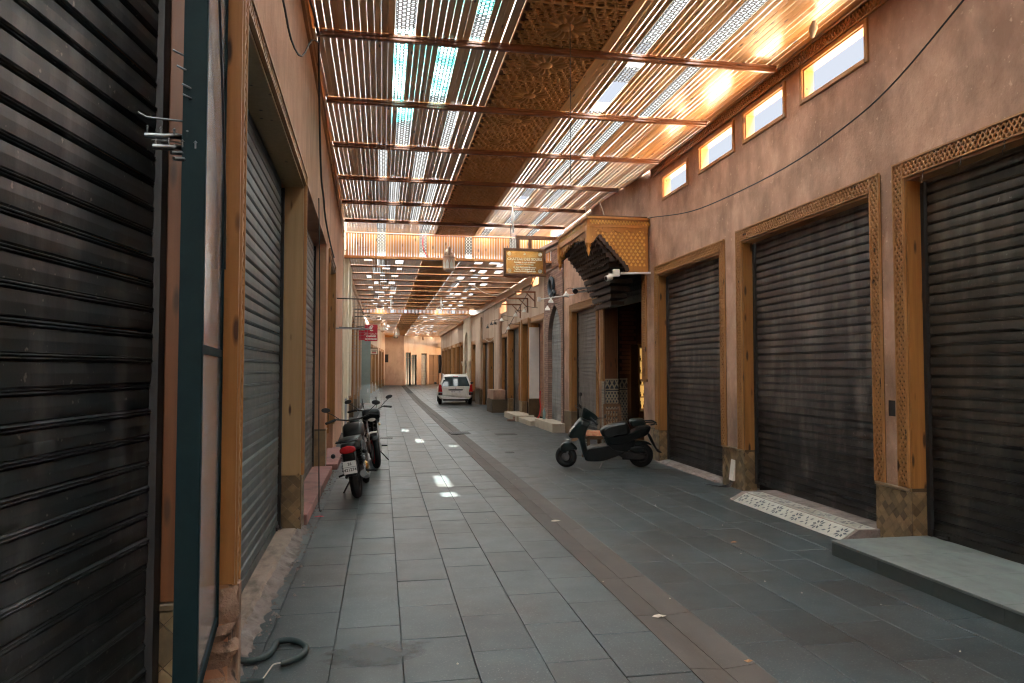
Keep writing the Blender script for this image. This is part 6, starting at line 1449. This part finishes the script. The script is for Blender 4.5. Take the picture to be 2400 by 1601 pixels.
for k, (y_, z_, x1, r, m_, lab) in enumerate(((16.2, 2.62, -.26, .016, m_steel, 'pale steel pole projecting from the left wall at the red sign height'), (16.6, 3.32, -.12, .013, m_dsteel, 'long dark pole projecting high from the left wall'), (18, 2.75, -.72, .012, m_dsteel, 'short dark peg on the left wall, between the two long poles'), (22.5, 3.0, -.5, .014, m_dsteel, 'dark rod on the cream portal'))):
    t = MB(); t.tube([(-1.12, y_, z_), (x1, y_, z_ - .02)], r, 8); t.build('wall_pole', m_, label=lab, cat='pole', group='poles projecting from the left wall')
wr_ = thing('wire_rack', 'thin wire grid rack standing out from the left wall past the cream portal', 'rack', (-.9, 24.8, 2.2))
t = MB()
for k in range(6): t.bar((-1.05 + k * .11, 24.8, 2.2), (-1.05 + k * .11, 24.8, 4.2), .008, .008, (0, 1, 0))
for k in range(19): t.bar((-1.05, 24.79, 2.2 + k * .11), (-.50, 24.79, 2.2 + k * .11), .008, .008)
t.build('grid', m_steel, wr_)
t = MB()
for k in range(3): t.bar((-1.0, 26.5 + k * .2, 3.9 - k * .12), (-.45, 26.5 + k * .2, 3.9 - k * .12), .02, .03)
t.build('rack_bars', m_dsteel, label='dark rack bars high on the left wall', cat='rack')
t = MB(); t.box(-1.06, -.55, 35.0, 35.08, .12, 3.22); tp = t.build('board_door', m_tealpanel, label='grey green board standing out from the left wall below the red sign', cat='board')
t = MB(); t.box(-.68, -.65, 34.985, 34.9995, .62, .80); t.build('handle', m_lamp_w, tp)
bs = thing('small_sign', 'small framed board sign hanging from the far left wall', 'sign', (-.55, 44, 2.5))
t = MB(); t.box(-.72, -.26, 44, 44.05, 2.62, 3.0); t.build('frame', m_oldwood, bs)
t = MB(); t.box(-.69, -.29, 43.985, 43.999, 2.65, 2.97); bb = t.build('board', m_cream, bs)
t = MB(); t.box(-.65, -.33, 43.978, 43.984, 2.87, 2.91); t.box(-.62, -.36, 43.978, 43.984, 2.80, 2.83); t.build('print_line', m_text_k, bb)
t = MB(); t.box(-.62, -.36, 43.978, 43.984, 2.70, 2.76); t.build('print_block', m_redpaint, bb)
t = MB(); t.bar((-1.0, 44.02, 3.02), (-.3, 44.02, 3.02), .03, .03); t.build('bracket', m_dsteel, bs)

# ------------------------------------------------------------------ small things on and near the ground
t = MB(); F_ = FR
t.fbox(F_, 9.63, 9.75, -.10, .055, .10, .40); eb = t.build('cable_box', m_lamp_w, label='dented pale cable box hanging out of the hole in the tiled pier', cat='box', bev=.008)
eb.rotation_euler = (rad(3), rad(6), 0)
for k in range(3): cable([FR.pt(9.66 + k * .03, .03, .12), FR.pt(9.65 + k * .04, .07, .04), FR.pt(9.70 + k * .05, .14 + k * .04, .012), FR.pt(9.9 + k * .08, .2 + k * .05, .01)], .006, m_wire, 'loose_wire', ['first loose grey wire trailing from the cable box', 'middle loose wire trailing from the cable box', 'longest loose wire trailing from the cable box on the paving'][k], 'wire')
t = MB(); t.fbox(FR, 6.235, 6.345, .001, .004, 1.245, 1.40); wb = t.build('wall_socket_box', m_dsteel, label='small sunken metal box on the pink strip between the two right shutters', cat='wall box')
t = MB(); t.fbox(FR, 6.225, 6.235, .001, .016, 1.235, 1.41); t.fbox(FR, 6.345, 6.355, .001, .016, 1.235, 1.41); t.fbox(FR, 6.235, 6.345, .001, .016, 1.40, 1.41); t.fbox(FR, 6.235, 6.345, .001, .016, 1.235, 1.245); t.build('rim', m_plaster, wb)
for k, y_ in enumerate((5.75, 5.3, 4.85)):
    t = MB(); P0 = FR.pt(y_, .04, 3.53); t.tube([P0 + Vector((-.005 * i_, .012 * math.sin(i_ * .9), -.012 * i_)) for i_ in range(8)] + [P0 + Vector((-.01, .03, -.11)), P0 + Vector((0, .035, -.08))], .0035, 6)
    t.build('wire_hook', m_dsteel, label=['thin wire hook on the trim of the nearest shutter, leftmost of three', 'thin wire hook on the trim of the nearest shutter, middle of three', 'thin wire hook on the trim of the nearest shutter, rightmost of three'][k], cat='hook', group='wire hooks on the nearest shutter trim')
def scrap(pts, z_, m_, name, label, cat):
    t = MB(); n = len(pts); cx = sum(p[0] for p in pts) / n; cy = sum(p[1] for p in pts) / n
    vs = [(x_, y_, z_ + R.uniform(.0, .008)) for x_, y_ in pts] + [(cx, cy, z_ + .014)]
    t.add(vs, [(i, (i + 1) % n, n) for i in range(n)]); t.add([(p[0], p[1], p[2] - .001) for p in vs], [((i + 1) % n, i, n) for i in range(n)]); t.build(name, m_, label=label, cat=cat)
def blob(cx, cy, r, n=9, sq=.6): return [(cx + r * R.uniform(.5, 1.2) * math.cos(2 * math.pi * k / n), cy + r * sq * R.uniform(.5, 1.2) * math.sin(2 * math.pi * k / n)) for k in range(n)]
scrap(blob(-.69, 8.62, .07), .004, m_pinkred, 'pink_scrap', 'crumpled bright pink scrap on the paving near the left post', 'litter')
scrap(blob(1.90, 4.78, .05), -.006, m_paper, 'torn_paper', 'torn pale paper stuck in the gutter, nearest one', 'litter')
scrap(blob(1.93, 7.95, .07), -.006, m_paper, 'paper_scrap', 'white paper scrap on the gutter beyond the torn one', 'litter')
scrap(blob(3.42, 6.62, .035), .004, mat('dry leaf', (.38, .19, .09), None, rough=.8), 'dry_leaf', 'dry brown leaf on the paving before the marble step', 'leaf')
scrap(blob(2.12, 3.95, .03), -.006, MATS['dry leaf'], 'cigarette_end', 'orange cigarette end in the gutter at the bottom edge', 'litter')
scrap(blob(4.72, 19.3 - 3.1, .05), .004, m_cloth_w, 'white_scrap', 'white scrap by the doorway threshold', 'litter')
scrap(blob(4.45, 17.0, .06), .004, m_cloth_w, 'white_cup', 'crumpled white cup on the paving before the steps', 'litter')
mb = MB()
for k in range(26):
    cx, cy = R.uniform(-.7, 4.0), 3.7 + 10 * R.random() ** 1.4
    p = blob(cx, cy, R.uniform(.003, .009), 5, .9); n = len(p); mb.add([(x_, y_, .003) for x_, y_ in p] + [(cx, cy, .011)], [(i, (i + 1) % n, n) for i in range(n)])
mb.build('litter_crumbs', m_paper, kind='stuff')
def sheet(pts, name, label, m_, z_=.0045):
    t = MB(); n = len(pts); t.add([(x_, y_, z_) for x_, y_ in pts], [tuple(range(n))]); return t.build(name, m_, street if 0 else None, label=label, cat='stain')
def lump(cx, cy, rx, ry, n=40, wob=.35):
    ph = [R.uniform(0, 6.28) for _ in range(5)]
    return [(cx + rx * math.cos(a) * (1 + wob * sum(math.sin(a * (q + 2) + ph[q]) / (q + 1.5) for q in range(5)) * .5), cy + ry * math.sin(a) * (1 + wob * sum(math.sin(a * (q + 2) + ph[q] + .4) / (q + 1.5) for q in range(5)) * .5)) for a in [2 * math.pi * k / n for k in range(n)]]
sheet(lump(-.02, 4.45, .34, .20, wob=.3), 'damp_stain', 'dark damp stain on the paving beside the looped hose', m_wet)
for k, (x0, x1, y0, y1, lab) in enumerate(((1.80, 2.34, 19.0, 19.75, 'dark iron drain grate at the end of the gutter'), (2.95, 3.50, 18.5, 18.95, 'dark round edged drain cover right of the gutter'), (-.24, .27, 18.1, 18.5, 'slotted drain grate beside the motorcycles'), (2.50, 2.68, 14.5, 14.72, 'small square iron cover in the paving'))):
    rt = thing('drain_grate', lab, 'drain', ((x0 + x1) / 2, (y0 + y1) / 2, 0), 'iron covers in the paving')
    t = MB(); t.box(x0, x1, y0, y1, -.03, .0035); t.build('plate', m_iron, rt)
    t = MB(); n = int((x1 - x0) / .045)
    for i in range(n): t.box(x0 + .02 + i * .045, x0 + .04 + i * .045, y0 + .04, y1 - .04, .0036, .009)
    t.build('bar', m_dsteel, rt)
for k, (x_, y_, z_, a) in enumerate(((4.22, 23.5, 0, .1), (4.45, 23.6, 0, .3), (4.66, 23.3, 0, -.2), (4.42, 23.55, .075, .15))):
    t = MB(); t.box(-.12, .12, -.06, .06, 0, .07); o = t.build('brick', m_brick, label=['loose brick on the paving, left of the small pile', 'loose brick at the bottom middle of the small pile', 'loose brick on the right of the small pile', 'loose brick on top of the small pile'][k], cat='brick', group='small pile of loose bricks', bev=.004)
    o.location = (x_, y_, z_ + .002); o.rotation_euler = (0, 0, a)
bt = thing('plastic_bottle', 'clear plastic water bottle standing on the step at the brick arch', 'bottle', (4.72, 20.75, .242))
t = MB(); t.lathe([(.045, 0), (.047, .02), (.044, .12), (.047, .2), (.03, .27), (.016, .30), (.016, .32)], (4.72, 20.75, .242), n=12); t.build('body', mat('blue clear plastic', (.35, .6, .62), None, rough=.1, alpha=.6), bt)
t = MB(); t.lathe([(.018, .32), (.018, .345), (.001, .346)], (4.72, 20.75, .242), n=10); t.build('cap', m_teal, bt)
cable([(4.83, 21.75, 1.05), (4.80, 21.7, .8), (4.84, 21.8, .55), (4.79, 21.72, .3), (4.75, 21.9, .17)], .02, m_pinkred, 'red_hose', 'bright red hose hanging beside the terracotta shutter', 'hose')
cable([(1.12, 20.36, 5.5), (1.11, 20.35, 5.25), (1.16, 20.35, 5.05), (1.24, 20.36, 4.92)], .016, m_pinkred, 'twisted_rope', 'red twisted rope hanging on the upright orange panel', 'rope')
t = MB(); t.tube([(4.60, 6.95, 5.50), (4.62, 7.0, 5.44), (4.64, 7.05, 5.36)], [.02, .05, .02], 8); t.build('cloth_knot', m_paper, label='pale knotted rag stuck on the cornice by the largest window', cat='rag')
mb = MB()
for k in range(420):
    if k < 230: y_ = R.uniform(8.9, 13.0); x_ = FR.pt(y_, 0, 0).x + R.uniform(-.07, .16) * (1 if 10 < y_ < 12.7 else -.5)
    elif k < 330: y_ = R.uniform(8.2, 12.4); x_ = -.80 + abs(R.gauss(0, .035))
    else: y_ = R.uniform(4.0, 8.1); x_ = -.77 + abs(R.gauss(0, .05))
    r_ = R.uniform(.006, .022); a_ = R.uniform(0, 6)
    P_ = [(x_ + r_ * R.uniform(.6, 1.2) * math.cos(a_ + q * 1.57), y_ + r_ * R.uniform(.6, 1.2) * math.sin(a_ + q * 1.57), .001) for q in range(4)]
    mb.add(P_ + [(x_ + R.uniform(-.4, .4) * r_, y_, r_ * R.uniform(.5, 1.1))], [(0, 1, 4), (1, 2, 4), (2, 3, 4), (3, 0, 4)])
mb.build('rubble_crumbs', m_cement, kind='stuff')
mb = MB(); rows = []
for i in range(41):
    y_ = 10.05 + 2.6 * i / 40; x_ = FR.pt(y_, 0, 0).x; rows.append([(x_ - .05 + R.uniform(-.03, .02), y_, .002), (x_ + .02, y_, .025 + R.uniform(-.008, .012)), (x_ + .17, y_, .05)])
mb.grid(rows, smooth=False); mb.build('cement_fillet', m_cement, label='broken cement threshold under the shutter behind the scooter', cat='cement')
bpy.context.view_layer.update()
